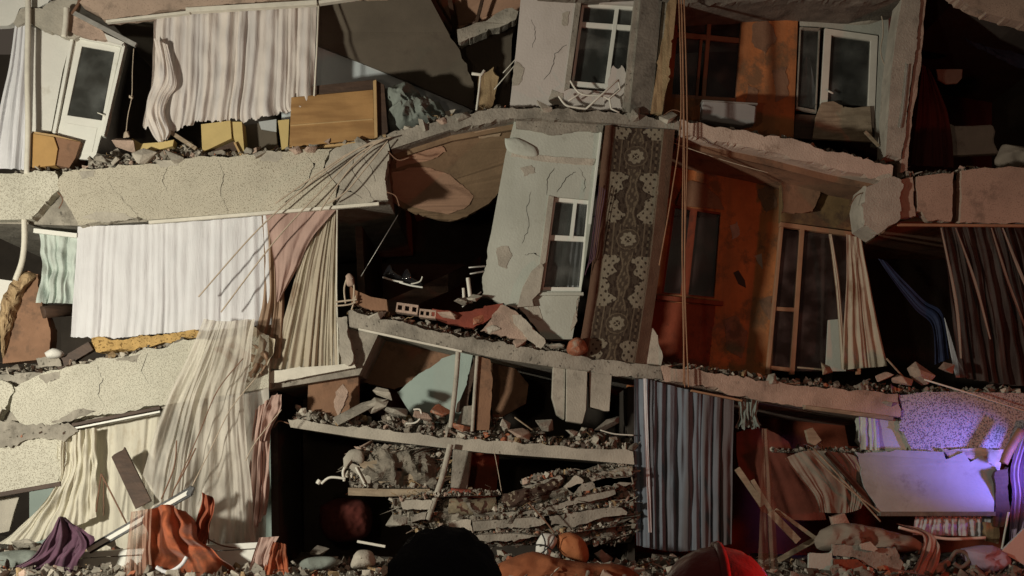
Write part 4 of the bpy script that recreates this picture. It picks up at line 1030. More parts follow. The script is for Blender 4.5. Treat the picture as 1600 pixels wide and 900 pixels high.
# ------------------------------------------------------------ curtains
solo('curtain', 'narrow white side curtain at the top left edge, beside the cream drain pipe', 'curtain', cloth([[(24, 30), (48, 32)], [(12, 110), (46, 110)], [(-6, 190), (44, 190)], [(-14, 262), (40, 266)]], .12, 4, .05, 60, 50, 3), M['sheet'], smooth=True)
solo('lace_curtain', 'large ivory lace curtain with ragged hem hanging at the top, gathered at its left corner', 'curtain',
     cloth([[(241, 22), (300, 16), (400, 10), (494, 6)], [(238, 80), (300, 76), (400, 70), (492, 66)], [(236, 128), (290, 126), (400, 122), (490, 116)], [(226, 176), (280, 182), (390, 170), (490, 158)], [(222, 196), (262, 210), (310, 190), (400, 186), (496, 162)]], .02, 11, .06, 260, 70, 5, hem=7, wr=.7), M['lace'], smooth=True)
solo('gathered_cloth', 'bunched ivory cloth tail at the lower left corner of the lace curtain', 'cloth', cloth([[(240, 60), (262, 70)], [(244, 110), (276, 128)], [(230, 150), (264, 150)], [(226, 180), (258, 176)], [(236, 208), (268, 206)], [(248, 222), (262, 218)]], -.10, 3, .05, 50, 70, 11, hem=5, wr=1.2), M['lace'], smooth=True)
solo('curtain_pole', 'pale upright pole along the right edge of the lace curtain', 'pole', tube(MB(), [(498, 2), (495, 80), (491, 150)], 1.6, -.04, smooth=False), M['trim'], smooth=True)
solo('curtain', 'broad plain white curtain hanging below the sagging speckled slab', 'curtain',
     cloth([[(121, 354), (240, 350), (330, 344), (422, 336)], [(118, 410), (240, 406), (330, 400), (424, 396)], [(110, 526), (170, 529), (240, 522), (330, 516), (424, 506)]], .10, 11, .03, 280, 60, 7, hem=2.5, wr=.5, grow=.4), M['sheet'], smooth=True)
solo('mint_cloth', 'crumpled mint green sheer cloth hanging left of the broad white curtain', 'cloth', cloth([[(60, 362), (124, 372)], [(64, 400), (122, 410)], [(66, 430), (120, 440)], [(58, 474), (122, 474)]], .16, 3, .07, 80, 60, 2, wr=1.5), M['mintcloth'], smooth=True)
solo('curtain_rail', 'white tilted curtain rail over the mint green cloth', 'rail', bar(MB(), (52, 360), (120, 368), 7, .08, .06), M['white'])
# stained strip, pink cloth, cream curtain
solo('curtain', 'rust stained cloth strip between the broad white curtain and the pink triangle', 'curtain', cloth([[(408, 336), (438, 334)], [(412, 400), (440, 400)], [(408, 480), (444, 480)], [(380, 560), (440, 560)]], .08, 3, .05, 50, 60, 12, wr=1), M['brownnet'], smooth=True)
solo('pink_cloth', 'dusty pink triangular cloth hanging point down over the cream curtain', 'cloth', cloth([[(414, 332), (470, 330), (526, 326)], [(424, 385), (450, 382), (484, 376)], [(430, 430), (446, 428), (462, 422)], [(432, 472), (434, 472), (436, 470)]], -.02, 2.2, .035, 80, 50, 4, wr=1), M['pinkcloth'], smooth=True)
solo('curtain', 'soiled cream curtain with deep folds and frayed hem, left of the dark opening', 'curtain', cloth([[(500, 330), (514, 328), (527, 327)], [(468, 410), (500, 408), (526, 404)], [(446, 490), (490, 490), (526, 486)], [(420, 576), (480, 580), (530, 576)]], .06, 6, .045, 170, 70, 6, hem=5, wr=.8, grow=.5), M['cream'], smooth=True)
solo('curtain_pole', 'pale upright pole at the right edge of the soiled cream curtain', 'pole', tube(MB(), [(527, 326), (526, 450), (529, 574)], 1.3, -.02, smooth=False), M['trim'], smooth=True)
solo('pelmet_board', 'white stained board under the hem of the soiled cream curtain', 'board', PR([(404, 586), (470, 574), (528, 570), (552, 566), (556, 574), (480, 588), (400, 604), (380, 600)], -.04, .25, broken=[0, 5, 6], amp=1.5), M['trim'])
for k, (rows, sd, lab) in enumerate([
    ([[(330, 545), (370, 535), (400, 540)], [(362, 570), (384, 562), (420, 556)], [(376, 600), (392, 592), (410, 586)]], 3, 'knotted brown stained net bunch at the lower left of the cream curtain'),
    ([[(386, 500), (410, 520), (430, 530)], [(372, 545), (396, 556), (424, 562)], [(360, 580), (380, 590), (404, 590)]], 8, 'frayed cream net twist beside the knotted brown stained bunch')]):
    solo('net_bunch', lab, 'cloth', cloth(rows, -.14, 3, .09, 60, 50, sd, wr=1.6, hem=6), M['brownnet' if k == 0 else 'cream'], smooth=True)
# torn nets falling down the left
solo('net_curtain', 'long torn cream net curtain falling diagonally across the lower left', 'curtain',
     cloth([[(318, 498), (350, 502), (398, 498)], [(292, 560), (340, 560), (392, 560)], [(262, 620), (310, 624), (380, 618)], [(236, 690), (290, 694), (384, 690)], [(216, 760), (290, 768), (392, 764)], [(206, 830), (300, 846), (400, 850)]], -.42, 7, .055, 260, 120, 9, hem=10, wr=2.2, grow=.6), M['creamnet'], smooth=True)
solo('net_curtain', 'second soiled net layer hanging behind the long torn cream net', 'curtain',
     cloth([[(300, 640), (420, 606)], [(310, 740), (418, 730)], [(300, 860), (416, 858)]], -.12, 5, .06, 150, 70, 19, wr=1.8), M['creamnet'], smooth=True)
solo('curtain', 'pale blue white curtain hanging lower left behind the torn nets', 'curtain', cloth([[(352, 606), (414, 598)], [(352, 720), (412, 716)], [(340, 862), (404, 858)]], .05, 5, .06, 100, 60, 29), M['sheetcool'], smooth=True)
solo('curtain', 'pinkish brown torn cloth at the right edge of the lower left nets', 'curtain', cloth([[(398, 640), (434, 614)], [(392, 690), (422, 676)], [(384, 770), (420, 760)], [(376, 862), (416, 800)]], -.2, 3.5, .07, 70, 80, 14, wr=1.3, hem=8), M['pinkcloth'], smooth=True)
solo('torn_strip', 'ragged pink cloth strip sticking out from the torn cloth edge, lower left', 'cloth', cloth([[(424, 618), (440, 616)], [(412, 650), (438, 640)], [(406, 690), (418, 684)]], -.26, 1.5, .05, 30, 40, 24, wr=1.5, hem=6), M['pinkcloth'], smooth=True)
solo('curtain', 'creased cream curtain swept sideways below the dark rail at the lower left', 'curtain',
     cloth([[(90, 690), (110, 676), (150, 668)], [(82, 762), (110, 740), (150, 720)], [(40, 812), (90, 790), (150, 760)], [(-8, 850), (60, 846), (150, 808)]], -.1, 6, .07, 150, 70, 31, wr=1.5), M['creampale'], smooth=True)
solo('curtain', 'plain cream sheet hanging at the lower left behind the dark board', 'curtain', cloth([[(96, 678), (180, 660), (250, 646)], [(100, 760), (180, 750), (240, 740)], [(90, 868), (180, 868), (240, 868)]], .14, 6, .04, 140, 60, 33), M['creampale'], smooth=True)
solo('grey_board', 'grey board piece at the left edge below the dark rail', 'board', PR([(-40, 778), (30, 776), (22, 800), (14, 830), (-40, 842)], .1, .06), M['concrete2'])
# striped curtain
solo('curtain', 'blue grey and brown striped curtain hanging below the slab in the lower centre', 'curtain',
     cloth([[(990, 586), (1040, 600), (1090, 612), (1146, 618)], [(990, 700), (1060, 700), (1144, 700)], [(994, 852), (1060, 862), (1142, 850)]], -.02, 9, .07, 260, 60, 41, wr=.5), M['bluecloth'], smooth=True)
solo('curtain_edge', 'bright white narrow curtain edging in the left part of the blue grey curtain', 'cloth', cloth([[(1005, 590), (1010, 590)], [(1008, 700), (1014, 700)], [(1013, 832), (1019, 832)]], -.14, .7, .02, 8, 30, 2), M['sheet'], smooth=True)
# right curtains
solo('curtain', 'cream gathered curtain flaring downwards before the balcony door on the right', 'curtain',
     cloth([[(1322, 366), (1346, 372)], [(1322, 440), (1358, 440)], [(1318, 510), (1372, 510)], [(1316, 578), (1386, 572)]], .75, 4, .04, 120, 60, 51, wr=.6, grow=.8), M['cream'], smooth=True)
solo('curtain', 'thin cream curtain tail hanging left of the gathered cream curtain', 'curtain', cloth([[(1294, 366), (1300, 366)], [(1304, 440), (1312, 438)], [(1310, 510), (1318, 510)], [(1314, 576), (1324, 574)]], .78, 1.3, .03, 20, 50, 53), M['cream'], smooth=True)
solo('curtain', 'dark brown sheer curtain with pale lines, swept to the right below the right beam', 'curtain',
     cloth([[(1466, 354), (1540, 354), (1660, 354)], [(1480, 430), (1560, 430), (1680, 430)], [(1488, 500), (1580, 510), (1700, 510)], [(1500, 590), (1600, 604), (1720, 604)]], .25, 12, .09, 260, 70, 61, wr=.6), M['darksheer'], smooth=True)
for k, (a, b, c) in enumerate([((1469, 356), (1492, 470), (1500, 560)), ((1492, 356), (1522, 440), (1546, 530)), ((1548, 356), (1574, 440), (1604, 520)), ((1565, 356), (1590, 420), (1612, 470))]):
    solo('cloth_band', ['first', 'second', 'third', 'fourth'][k] + ' pale narrow cloth band from the left on the dark brown sheer curtain', 'cloth', cloth([[(a[0], a[1]), (a[0] + 2.5, a[1])], [(b[0] - 1, b[1]), (b[0] + 4, b[1])], [(c[0], c[1]), (c[0] + 3, c[1])]], .10, .6, .01, 6, 40, k), M['beigecloth'], smooth=True, group=None)
solo('blue_strip', 'dark blue cloth strip hanging diagonally in the black opening on the right', 'cloth', cloth([[(1372, 404), (1384, 408)], [(1396, 440), (1412, 438)], [(1430, 484), (1446, 470)], [(1456, 510), (1474, 490)], [(1460, 570), (1484, 560)]], .8, 2, .04, 30, 70, 71), mat('blue_strip_cloth', (.018, .028, .07), .7, .4, 3, .2, 30), smooth=True)
solo('pale_scrap', 'pale wedge of cloth at the foot of the dark brown sheer curtain', 'cloth', PR([(1476, 496), (1484, 520), (1496, 560), (1512, 590), (1494, 590), (1486, 552)], .7, .03), M['sheetcool'])
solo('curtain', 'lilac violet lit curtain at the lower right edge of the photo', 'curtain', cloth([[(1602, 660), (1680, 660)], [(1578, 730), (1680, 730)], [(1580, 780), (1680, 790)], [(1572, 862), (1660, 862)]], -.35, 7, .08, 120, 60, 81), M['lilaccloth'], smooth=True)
solo('curtain', 'pale curtain hem showing under the smooth fallen panel at the lower right', 'curtain', cloth([[(1430, 806), (1548, 806)], [(1426, 836), (1546, 838)]], -.3, 9, .05, 160, 20, 83), M['sheetcool'], smooth=True)
solo('crumpled_sheet', 'beige crumpled sheet with fan folds beside the fallen panel, lower right', 'cloth',
     cloth([[(1226, 716), (1262, 704), (1320, 708), (1338, 714)], [(1250, 748), (1280, 740), (1330, 730), (1350, 742)], [(1272, 776), (1300, 776), (1330, 770), (1354, 764)], [(1280, 800), (1310, 802), (1330, 800), (1346, 794)]], -.35, 5, .03, 160, 60, 85, wr=1.5), M['beigecloth'], smooth=True)
solo('red_cloth', 'dark red cloth slumped between the striped curtain and the beige crumpled sheet', 'cloth', cloth([[(1150, 676), (1190, 668), (1232, 690)], [(1152, 720), (1200, 716), (1256, 744)], [(1166, 760), (1216, 768), (1282, 788)], [(1190, 800), (1236, 812), (1290, 812)]], .3, 1.5, .035, 110, 80, 115, wr=1.2), M['darkredcloth'], smooth=True)
solo('grey_tuft', 'grey green frayed cloth tuft right of the top of the striped curtain', 'cloth', cloth([[(1152, 622), (1186, 626)], [(1154, 650), (1182, 650)], [(1148, 668), (1190, 668)]], -.05, 4, .05, 50, 30, 91, hem=9, wr=1.2), M['greycloth'], smooth=True)
solo('pale_strip', 'short pale green curtain strip beside the speckled wall corner on the right', 'curtain', cloth([[(1342, 650), (1372, 652)], [(1344, 702), (1376, 704)]], -.06, 3, .03, 40, 20, 93), M['mintcloth'], smooth=True)

# ------------------------------------------------------------ cables and rods
fan = [([(612, 214), (560, 232), (480, 290), (400, 362), (310, 464)], 'topmost long pale cable of the fan sweeping down over the white curtain'),
       ([(604, 216), (556, 244), (500, 300), (430, 376), (345, 488)], 'second long pale cable of the fan, ending over the white curtain hem'),
       ([(600, 218), (548, 238), (490, 276), (430, 318)], 'short pale cable of the fan lying over the speckled slab face'),
       ([(606, 220), (572, 262), (540, 300), (512, 318)], 'bent pale cable near the cracked grey slab end'),
       ([(590, 220), (548, 262), (520, 300), (500, 330)], 'pale cable running steeply down the slab face beside the bent one')]
for pts, l in fan:
    solo('loose_cable', l, 'cable', tube(MB(), pts, 1.25, -.28), M['rod'], smooth=True)
mb = MB()
for pts in ([(1064, -30), (1068, 180), (1066, 400), (1070, 605)], [(1068, -30), (1074, 200), (1070, 420), (1076, 605)], [(1060, -30), (1064, 180), (1050, 300), (1030, 415)], [(1066, 20), (1070, 300), (1068, 600)]):
    tube(mb, pts, 1.2, -.30)
t = solo('cable_bundle', 'bundle of thin reddish brown cords hanging from the top down past the orange walls', 'cable', mb, M['hose'], smooth=True)
solo('thin_rod', 'long thin rod slanting across the dark opening in the centre', 'rod', tube(MB(), [(622, 336), (564, 432)], .7, .5, smooth=False), M['metal'], smooth=True)
solo('thin_rod', 'long pale rod slanting over the violet lit speckled wall on the right', 'rod', tube(MB(), [(1444, 593), (1520, 616), (1640, 655)], 1.4, -.3, smooth=False), M['metalwhite'], smooth=True)
solo('cord', 'thin dangling cord with a round bead right of the tilted white door', 'cord', (lambda mb: (tube(mb, [(209, 76), (207, 110), (206, 150), (200, 180), (197, 208)], .7, -.02), lump(mb, P(205, 152, -.02), .07), lump(mb, P(197, 210, -.02), .10), mb)[-1])(MB()), M['rod'], smooth=True)
solo('cord', 'thin cord slanting from the carpet top across the orange recess', 'cord', tube(MB(), [(1012, 208), (1060, 226), (1130, 250), (1200, 270)], .7, .1), M['rod'], smooth=True)
solo('cord', 'thin cord hanging from the lower thin slab beside the square pillar stump', 'cord', tube(MB(), [(772, 704), (778, 735), (786, 780), (792, 800)], .6, -.2), M['rod'], smooth=True)
for a, b, c, l in (((1270, 700), (1310, 742), (1376, 815), 'upper long pale slat leaning over the beige crumpled sheet'), ((1262, 702), (1312, 752), (1382, 806), 'lower long pale slat leaning over the beige crumpled sheet')):
    solo('lath', l, 'slat', tube(MB(), [a, b, c], 1.5, -.6), M['woodtan'], smooth=True)
solo('dark_batten', 'dark wooden batten leaning over the beige crumpled sheet behind the pale slats', 'batten', bar(MB(), (1292, 706), (1374, 800), 9, -.5, .06), M['wooddark'])
solo('block', 'small pale block standing on the end of the beige crumpled sheet', 'block', PR([(1259, 672), (1270, 668), (1284, 688), (1274, 696), (1264, 692)], -.4, .12), M['woodtan'])
# broken pale laths left of that
for k, (a, b, w, l) in enumerate([((1152, 732), (1192, 790), 9, 'pinkish plank end leaning out of the red cloth right of the striped curtain'), ((1204, 800), (1248, 846), 11, 'broad pale lath in the heap of laths, nearest the red helmet'),
                                  ((1212, 796), (1290, 852), 6, 'thin pale lath running right from the heap of laths'), ((1216, 876), (1272, 844), 8, 'pale lath propped the other way under the heap of laths'), ((1176, 750), (1206, 800), 6, 'short pale plank bridging down to the heap of laths')]):
    solo('lath', l, 'lath', bar(MB(), a, b, w, -1.0 + .07 * k, .05), M['woodtan'])
solo('torn_cloth', 'thin tan cloth strip hanging in front of the red cloth at the lower right', 'cloth', cloth([[(1190, 670), (1200, 670)], [(1188, 740), (1206, 740)], [(1186, 830), (1212, 830)], [(1184, 890), (1216, 890)]], -1.1, 1.5, .05, 24, 60, 95), mat('tan_sheer_cloth', (.32, .2, .14), .9, .2, 3, .2, 60, trans=.3, weave=40, alpha=.6), smooth=True)
solo('curved_pipe', 'dark bent post standing right of the smooth fallen panel', 'post', (lambda mb: (tube(mb, [(1596, 672), (1578, 702), (1568, 724)], 7, -.55, seg=10), mb)[-1])(MB()), M['hose'], smooth=True)
solo('dark_post', 'dark torn post below the bent one, at the right end of the fallen panel', 'post', PR([(1556, 736), (1576, 730), (1574, 760), (1580, 800), (1568, 824), (1552, 822), (1556, 790)], -.55, .12, broken='all', amp=1.6), M['wooddark'])
solo('white_rod', 'white rod leaning at the lower right beside the lilac curtain', 'rod', tube(MB(), [(1576, 800), (1564, 866)], 1.8, -.7, smooth=False), M['metalwhite'], smooth=True)
solo('post_foot', 'brown broken stump below the dark torn post', 'stump', PR([(1540, 816), (1562, 820), (1560, 850), (1544, 846)], -.5, .15, broken='all', amp=2), M['woodraw'])

# ------------------------------------------------------------ things in the top rooms
t = thing('cardboard_box', 'orange brown cardboard box under the white wall, at the foot of the drain pipe', 'box', 85, 262, .05)
part(t, 'front_face', PR([(49, 208), (84, 214), (90, 232), (86, 258), (50, 262)], .0, .5), M['boxorange'])
part(t, 'shaded_side', PR([(86, 214), (126, 222), (118, 246), (108, 262), (88, 258), (92, 232)], .04, .45), M['wallbrown'])
part(t, 'flap', PR([(50, 205), (84, 210), (126, 221), (88, 214), (50, 209)], .02, .4), M['woodedge'])
t = thing('cabinet', 'overturned golden wooden cabinet lying beside the lace curtain at the top', 'cabinet', 515, 235, .1)
part(t, 'front_board', PR([(455, 152), (583, 140), (585, 216), (452, 230)], -.02, .04), M['woodgold'])
part(t, 'top_board', PR([(494, 134), (586, 124), (588, 138), (583, 140), (494, 148), (456, 152), (470, 138)], .02, .35), M['wooddark'])
part(t, 'side_board', PR([(583, 126), (588, 124), (590, 214), (585, 216)], -.025, .4), M['woodedge'])
part(t, 'dark_side', PR([(589, 126), (600, 132), (606, 206), (590, 220)], .05, .35), M['wooddark'])
part(t, 'lower_edge', PR([(452, 232), (584, 218), (584, 222), (452, 236)], -.01, .5), M['woodedge'])
part(t, 'left_board', PR([(434, 188), (452, 186), (450, 230), (440, 234)], .03, .4), M['boxyellow'])
part(t, 'plank_grain_strip', bar(MB(), (454, 196), (583, 186), 2, -.028, .01), M['woodedge'])
t = thing('drawer_box', 'yellow box lying open below the lace curtain', 'box', 345, 245, .05)
part(t, 'front_face', PR([(314, 194), (360, 188), (362, 216), (316, 238)], .02, .35), M['boxyellow'])
part(t, 'back_face', PR([(358, 190), (378, 190), (382, 238), (376, 244), (366, 218)], .06, .3), M['boxyellow'])
part(t, 'inner_side', PR([(320, 240), (366, 220), (376, 246), (330, 250)], .1, .3), M['wooddark'])
part(t, 'edge', bar(MB(), (366, 222), (377, 244), 3, .0, .03), M['woodedge'])
solo('grey_board', 'small dark grey board standing between the yellow box and the wooden cabinet', 'board', PR([(382, 196), (430, 188), (434, 234), (388, 240)], .35, .05), M['greybrown'])
solo('white_board', 'small pale blue board piece under the lace hem left of the wooden cabinet', 'board', PR([(404, 190), (432, 186), (432, 206), (408, 202)], .3, .03), M['wallblue'])
solo('curved_board', 'curved beige board lying in the rubble left of the yellow box', 'board', PR([(206, 216), (220, 224), (250, 222), (272, 218), (270, 228), (240, 236), (204, 236)], .0, .2), M['boxyellow'])
solo('plank', 'brown plank leaning in the rubble at the foot of the yellow box', 'plank', bar(MB(), (266, 206), (306, 232), 6, -.02, .08), M['woodtan'])
solo('bedding_heap', 'dark grey green crumpled bedding heap right of the wooden cabinet', 'bedding', heap([(594, 150), (612, 138), (640, 134), (656, 148), (660, 165), (680, 160), (698, 180), (690, 194), (650, 206), (616, 212), (604, 196), (602, 172)], .45, .35, 5, .55, fr=4), M['greycloth'], smooth=True)
solo('white_scrap', 'small white plaster scrap behind the bedding heap, on the slab crest', 'rubble', PR([(688, 176), (712, 170), (702, 184), (690, 194)], .4, .05, broken='all', amp=1), M['chunkpale'])
chs = [(196, 226, 30, 'chunkpink', 'low beige rubble lump right of the tilted door'), (160, 246, 22, 'concrete', 'grey concrete lump at the foot of the tilted door'), (228, 246, 34, 'chunkpale', 'large pale lump in the rubble left of the yellow box'),
       (272, 246, 30, 'concrete2', 'flat grey lump below the brown plank'), (462, 236, 18, 'chunkpink', 'small pink lump under the left corner of the wooden cabinet'), (488, 234, 20, 'chunkpink', 'pink brick lump under the front of the wooden cabinet'),
       (404, 242, 18, 'chunkpale', 'white lump on the slab left of the wooden cabinet'), (565, 222, 20, 'concrete', 'grey lump right under the wooden cabinet corner'), (662, 198, 24, 'concrete', 'grey lump on the slab crest below the bedding'),
       (722, 180, 22, 'concrete', 'brown grey lump left of the white bracket foot'), (690, 190, 16, 'chunkpink', 'pink lump on the slab crest below the bedding'), (850, 168, 26, 'chunkpale', 'white torn plaster lump at the foot of the pale pink wall'),
       (1000, 178, 30, 'concrete', 'rough lump at the foot of the ribbed column'), (1046, 184, 26, 'chunkpale', 'pale lump at the foot of the splintered timber')]
def chunk(x, y, s, m, l, Y=-.1, k=None, tall=(1.3, 1, .8)):
    mb = MB()
    c = P(x, y, Y)
    lump(mb, c, s / 100 * .9, 0, Euler((rnd.uniform(-.4, .4), rnd.uniform(-.5, .5), rnd.uniform(-.6, .6))), tall, k if k is not None else rnd.choice([0, 1, 4, 5, 8, 9, 12, 13, 16, 17, 20]))
    return solo('rubble_chunk', l, 'rubble', mb, M[m], bevel=.008)
for c in chs: chunk(*c)
# ---- under the white curtain
solo('insulation_board', 'yellow brown crumbling insulation board under the hem of the broad white curtain', 'board', PR([(143, 528), (200, 530), (262, 522), (308, 516), (312, 524), (270, 534), (200, 548), (150, 550)], -.02, .35, broken='all', amp=2.5), M['foam'])
solo('white_lump', 'white bag like lump on the slab rubble at the foot of the torn brown wall', 'bag', heap([(70, 552), (84, 545), (98, 550), (94, 558), (76, 560)], -.1, .1, 3, .2), M['wallwhite'], smooth=True)
solo('dark_beam_end', 'dark broken timber lying on rubble left under the broad white curtain', 'timber', bar(MB(), (88, 572), (142, 540), 15, .0, .14), M['wooddark'])
solo('grey_slab_piece', 'flat grey slab piece under the dark broken timber', 'rubble', PR([(56, 560), (90, 558), (96, 572), (60, 574)], -.05, .2, broken='all', amp=1.5), M['concrete'])
# ---- dark opening centre
t = thing('shoes', 'glossy black shiny edged shoes lying in the black opening, centre', 'shoes', 630, 448, .7)
for (a, s) in (((612, 432), 1), ((640, 440), 1.15)):
    part(t, 'shoe', heap([(a[0] - 14 * s, a[1] - 2), (a[0] - 4 * s, a[1] - 18 * s), (a[0] + 6 * s, a[1] - 6), (a[0] + 20 * s, a[1] + 4), (a[0] + 16 * s, a[1] + 8), (a[0] - 6, a[1] + 4)], .7, .12, 5, .25), M['leather'], smooth=True)
    part(t, 'sole', tube(MB(), [(a[0] - 14 * s, a[1] + 1), (a[0] + 2, a[1] + 6), (a[0] + 18 * s, a[1] + 9)], 1.6, .58), M['white'], smooth=True)
solo('cord', 'pale curved cord lying right of the black shoes', 'strap', tube(MB(), [(642, 444), (656, 440), (660, 432)], 1.3, .6), M['metalwhite'], smooth=True)
solo('leaning_table_board', 'dark brown board sloping up through the black opening in the centre', 'board', PR([(590, 476, .2), (700, 428, 1.2), (752, 400, 2.6), (748, 426, 2.6), (700, 456, 1.2), (610, 494, .2)], .6, .06), M['wooddark'])
t = thing('broken_bedframe', 'pale broken frame ends left of the pale green wall', 'frame', 740, 480, .1)
part(t, 'post', tube(MB(), [(731, 434), (736, 474)], 3.2, .1, smooth=False, seg=10), M['metalwhite'], smooth=True)
part(t, 'rail', (lambda mb: (tube(mb, [(732, 418), (758, 416)], 1.5, .1, smooth=False), tube(mb, [(734, 428), (756, 424)], 1.5, .1, smooth=False), tube(mb, [(722, 480), (752, 456)], 1.2, 0.05, smooth=False), mb)[-1])(MB()), M['metal'], smooth=True)
part(t, 'stub', tube(MB(), [(724, 450), (725, 472)], 2.4, .12, smooth=False), M['metalwhite'], smooth=True)
solo('brown_board', 'curved brown board edge on the slab at the left of the black opening', 'board', PR([(545, 440), (552, 452), (580, 464), (604, 468), (606, 486), (580, 486), (550, 476), (546, 462)], -.02, .18, broken=[4, 5], amp=1.5), M['wallbrown'], bevel=.02)
t = thing('twisted_bracket', 'twisted pale wire bracket at the left end of the tilted slab', 'bracket', 545, 500, -.1)
part(t, 'wire', (lambda mb: (tube(mb, [(524, 472), (540, 470), (558, 468)], 1.6, -.1), tube(mb, [(524, 478), (545, 476), (556, 472)], 1.4, -.12), tube(mb, [(540, 474), (538, 450), (545, 432), (553, 446), (552, 470)], 1.5, -.1), tube(mb, [(556, 462), (550, 482), (546, 492)], 1.4, -.1), mb)[-1])(MB()), M['rod'], smooth=True)
part(t, 'cap', heap([(540, 432), (546, 427), (552, 434), (552, 446), (542, 446)], -.1, .05, 3, .2), M['chunkpink'], smooth=True)
solo('column_stub', 'cracked pale column piece hanging right of the cream curtain', 'column', PR([(526, 496), (542, 494), (546, 530), (552, 564), (544, 572), (534, 566), (530, 530)], -.1, .25, broken='all', amp=1.5), M['concrete2'])
for k, (x, y, w, h, a, l) in enumerate([(636, 482, 34, 15, 8, 'first broken hollow brick from the left on the tilted slab'), (668, 490, 26, 13, 6, 'second broken hollow brick, beside the first on the tilted slab')]):
    mb = MB(); c = P(x, y, -.1)
    bm_ = [(-w / 2, -h / 2), (w / 2, -h / 2), (w / 2, h / 2), (-w / 2, h / 2)]
    ca, sa = math.cos(R(a)), math.sin(R(a))
    pts = [(x + p * ca - q * sa, y + p * sa + q * ca) for p, q in bm_]
    hs = []
    for i in range(3):
        cx = -w / 2 + w * (i + .5) / 3
        hs.append([(x + p * ca - q * sa, y + p * sa + q * ca) for p, q in [(cx - w * .1, -h * .25), (cx + w * .1, -h * .25), (cx + w * .1, h * .25), (cx - w * .1, h * .25)]])
    solo('brick', l, 'brick', prism(mb, pts, -.12, .25, holes=hs, broken=None), M['chunkpink'])
solo('red_board', 'dark red broken board lying along the tilted slab, right of the bricks', 'board', PR([(676, 482), (720, 488), (760, 478), (786, 474), (776, 490), (740, 512), (700, 506), (672, 496)], -.12, .2, broken='all', amp=2.5), M['tile'])
solo('concrete_shard', 'large brown grey shard propped on the tilted slab beside the red board', 'rubble', PR([(786, 476), (806, 486), (836, 516), (830, 530), (796, 528), (750, 518), (768, 498)], -.14, .16, broken='all', amp=2), M['chunkpink'])
solo('plaster_sheet', 'pale plaster strip sloping down in front of the pale green wall foot', 'rubble', PR([(800, 492), (814, 492), (832, 514), (852, 532), (846, 544), (824, 528), (804, 506)], -.18, .06, broken='all', amp=1.5), M['chunkpale'])
for c in [(590, 494, 24, 'concrete2', 'grey lump at the left end of the tilted slab'), (700, 492, 26, 'chunkpink', 'pinkish brick lump left of the dark red board'), (750, 500, 22, 'brick', 'brick red lump in front of the dark red board'),
          (772, 514, 20, 'chunkpale', 'pale lump below the dark red board'), (815, 534, 22, 'chunkpink', 'pinkish lump at the foot of the pale green wall'), (868, 540, 22, 'concrete2', 'pale grey lump between the pale green wall and carpet'),
          (722, 470, 22, 'concrete', 'grey lump below the broken frame ends'), (742, 466, 18, 'chunkpale', 'pale lump below the broken frame ends')]: chunk(*c)
# right slab lumps
for c in [(1380, 588, 24, 'chunkpink', 'pink lump on the right slab below the cream curtain'), (1410, 592, 26, 'chunkpink', 'square pink block on the right slab beside the black opening'), (1440, 582, 34, 'chunkpink', 'long pink lump at the foot of the dark sheer curtain'),
          (1480, 576, 26, 'chunkpink', 'rounded pinkish lump under the dark blue strip'), (1290, 578, 22, 'woodtan', 'tan splinter lump below the tan balcony door'), (1390, 632, 24, 'concrete', 'grey broken lump where the right slab meets the speckled wall'),
          (1210, 590, 22, 'concrete', 'grey lump at the foot of the orange red wall')]: chunk(*c)
for a, b, l in (((1165, 596), (1186, 602), 'short pale stick on the right slab below the orange wall'), ((1246, 574), (1292, 578), 'pale stick lying at the foot of the tan balcony door'), ((1204, 602), (1250, 598), 'flat tan stick on the right slab edge'), ((1385, 560), (1412, 590), 'curved thin stick right of the gathered cream curtain')):
    solo('stick', l, 'stick', tube(MB(), [a, b], 1.6, -.05, smooth=False), M['woodtan'], smooth=True)

# ------------------------------------------------------------ crushed lower storey
solo('mint_wall', 'pale mint wall triangle behind the thin poles of the crushed lower storey', 'wall', PR([(620, 612), (690, 560), (726, 548), (726, 680), (650, 660)], .9, .15, broken=[0], amp=1.5), M['wallmint'])
solo('mint_wall', 'narrow pale mint wall strip between the thin pole and the brown pillar', 'wall', PR([(718, 546), (740, 550), (728, 610), (714, 640)], .25, .12), M['wallmint'])
solo('brown_wall', 'reddish brown sloping wall under the tilted slab, crushed lower storey', 'wall', PR([(546, 520), (640, 534), (726, 552), (700, 582), (660, 596), (620, 606), (560, 598), (546, 580)], 1.2, .2, broken=[3, 4, 5, 6], amp=2), M['wallbrown'])
t = thing('thin_pole', 'grey thin pole standing under the tilted slab, left of the brown pillar', 'pole', 708, 668, -.05)
part(t, 'shaft', tube(MB(), [(716, 546), (712, 600), (704, 668)], 4, -.05, seg=12), M['concrete2'], smooth=True)
t = thing('pillar', 'broken reddish brown pillar with pale edges under the tilted slab', 'pillar', 750, 672, .0)
part(t, 'shaft', PR([(748, 556), (766, 562), (768, 610), (764, 672), (744, 672)], .0, .25, broken=[0, 1, 2], amp=1.5), M['wallbrown'])
part(t, 'pale_edge', tube(MB(), [(746, 556), (742, 610), (738, 674)], 3.0, -.03, seg=10), M['concrete2'], smooth=True)
part(t, 'split_lath', PR([(740, 560), (748, 562), (736, 610), (730, 640), (712, 644), (724, 612)], .1, .06, broken='all', amp=2), M['wooddark'])
part(t, 'core', PR([(724, 636), (742, 632), (738, 674), (712, 674)], .06, .2, broken='all', amp=2), M['concrete'])
t = thing('rib_block', 'pale ribbed concrete column block hanging under the slab, left one of the pair', 'column', 893, 662, -.05)
part(t, 'front_face', PR([(864, 572), (884, 574), (882, 656), (870, 648), (862, 620)], -.04, .3), M['concrete2'], bevel=.012)
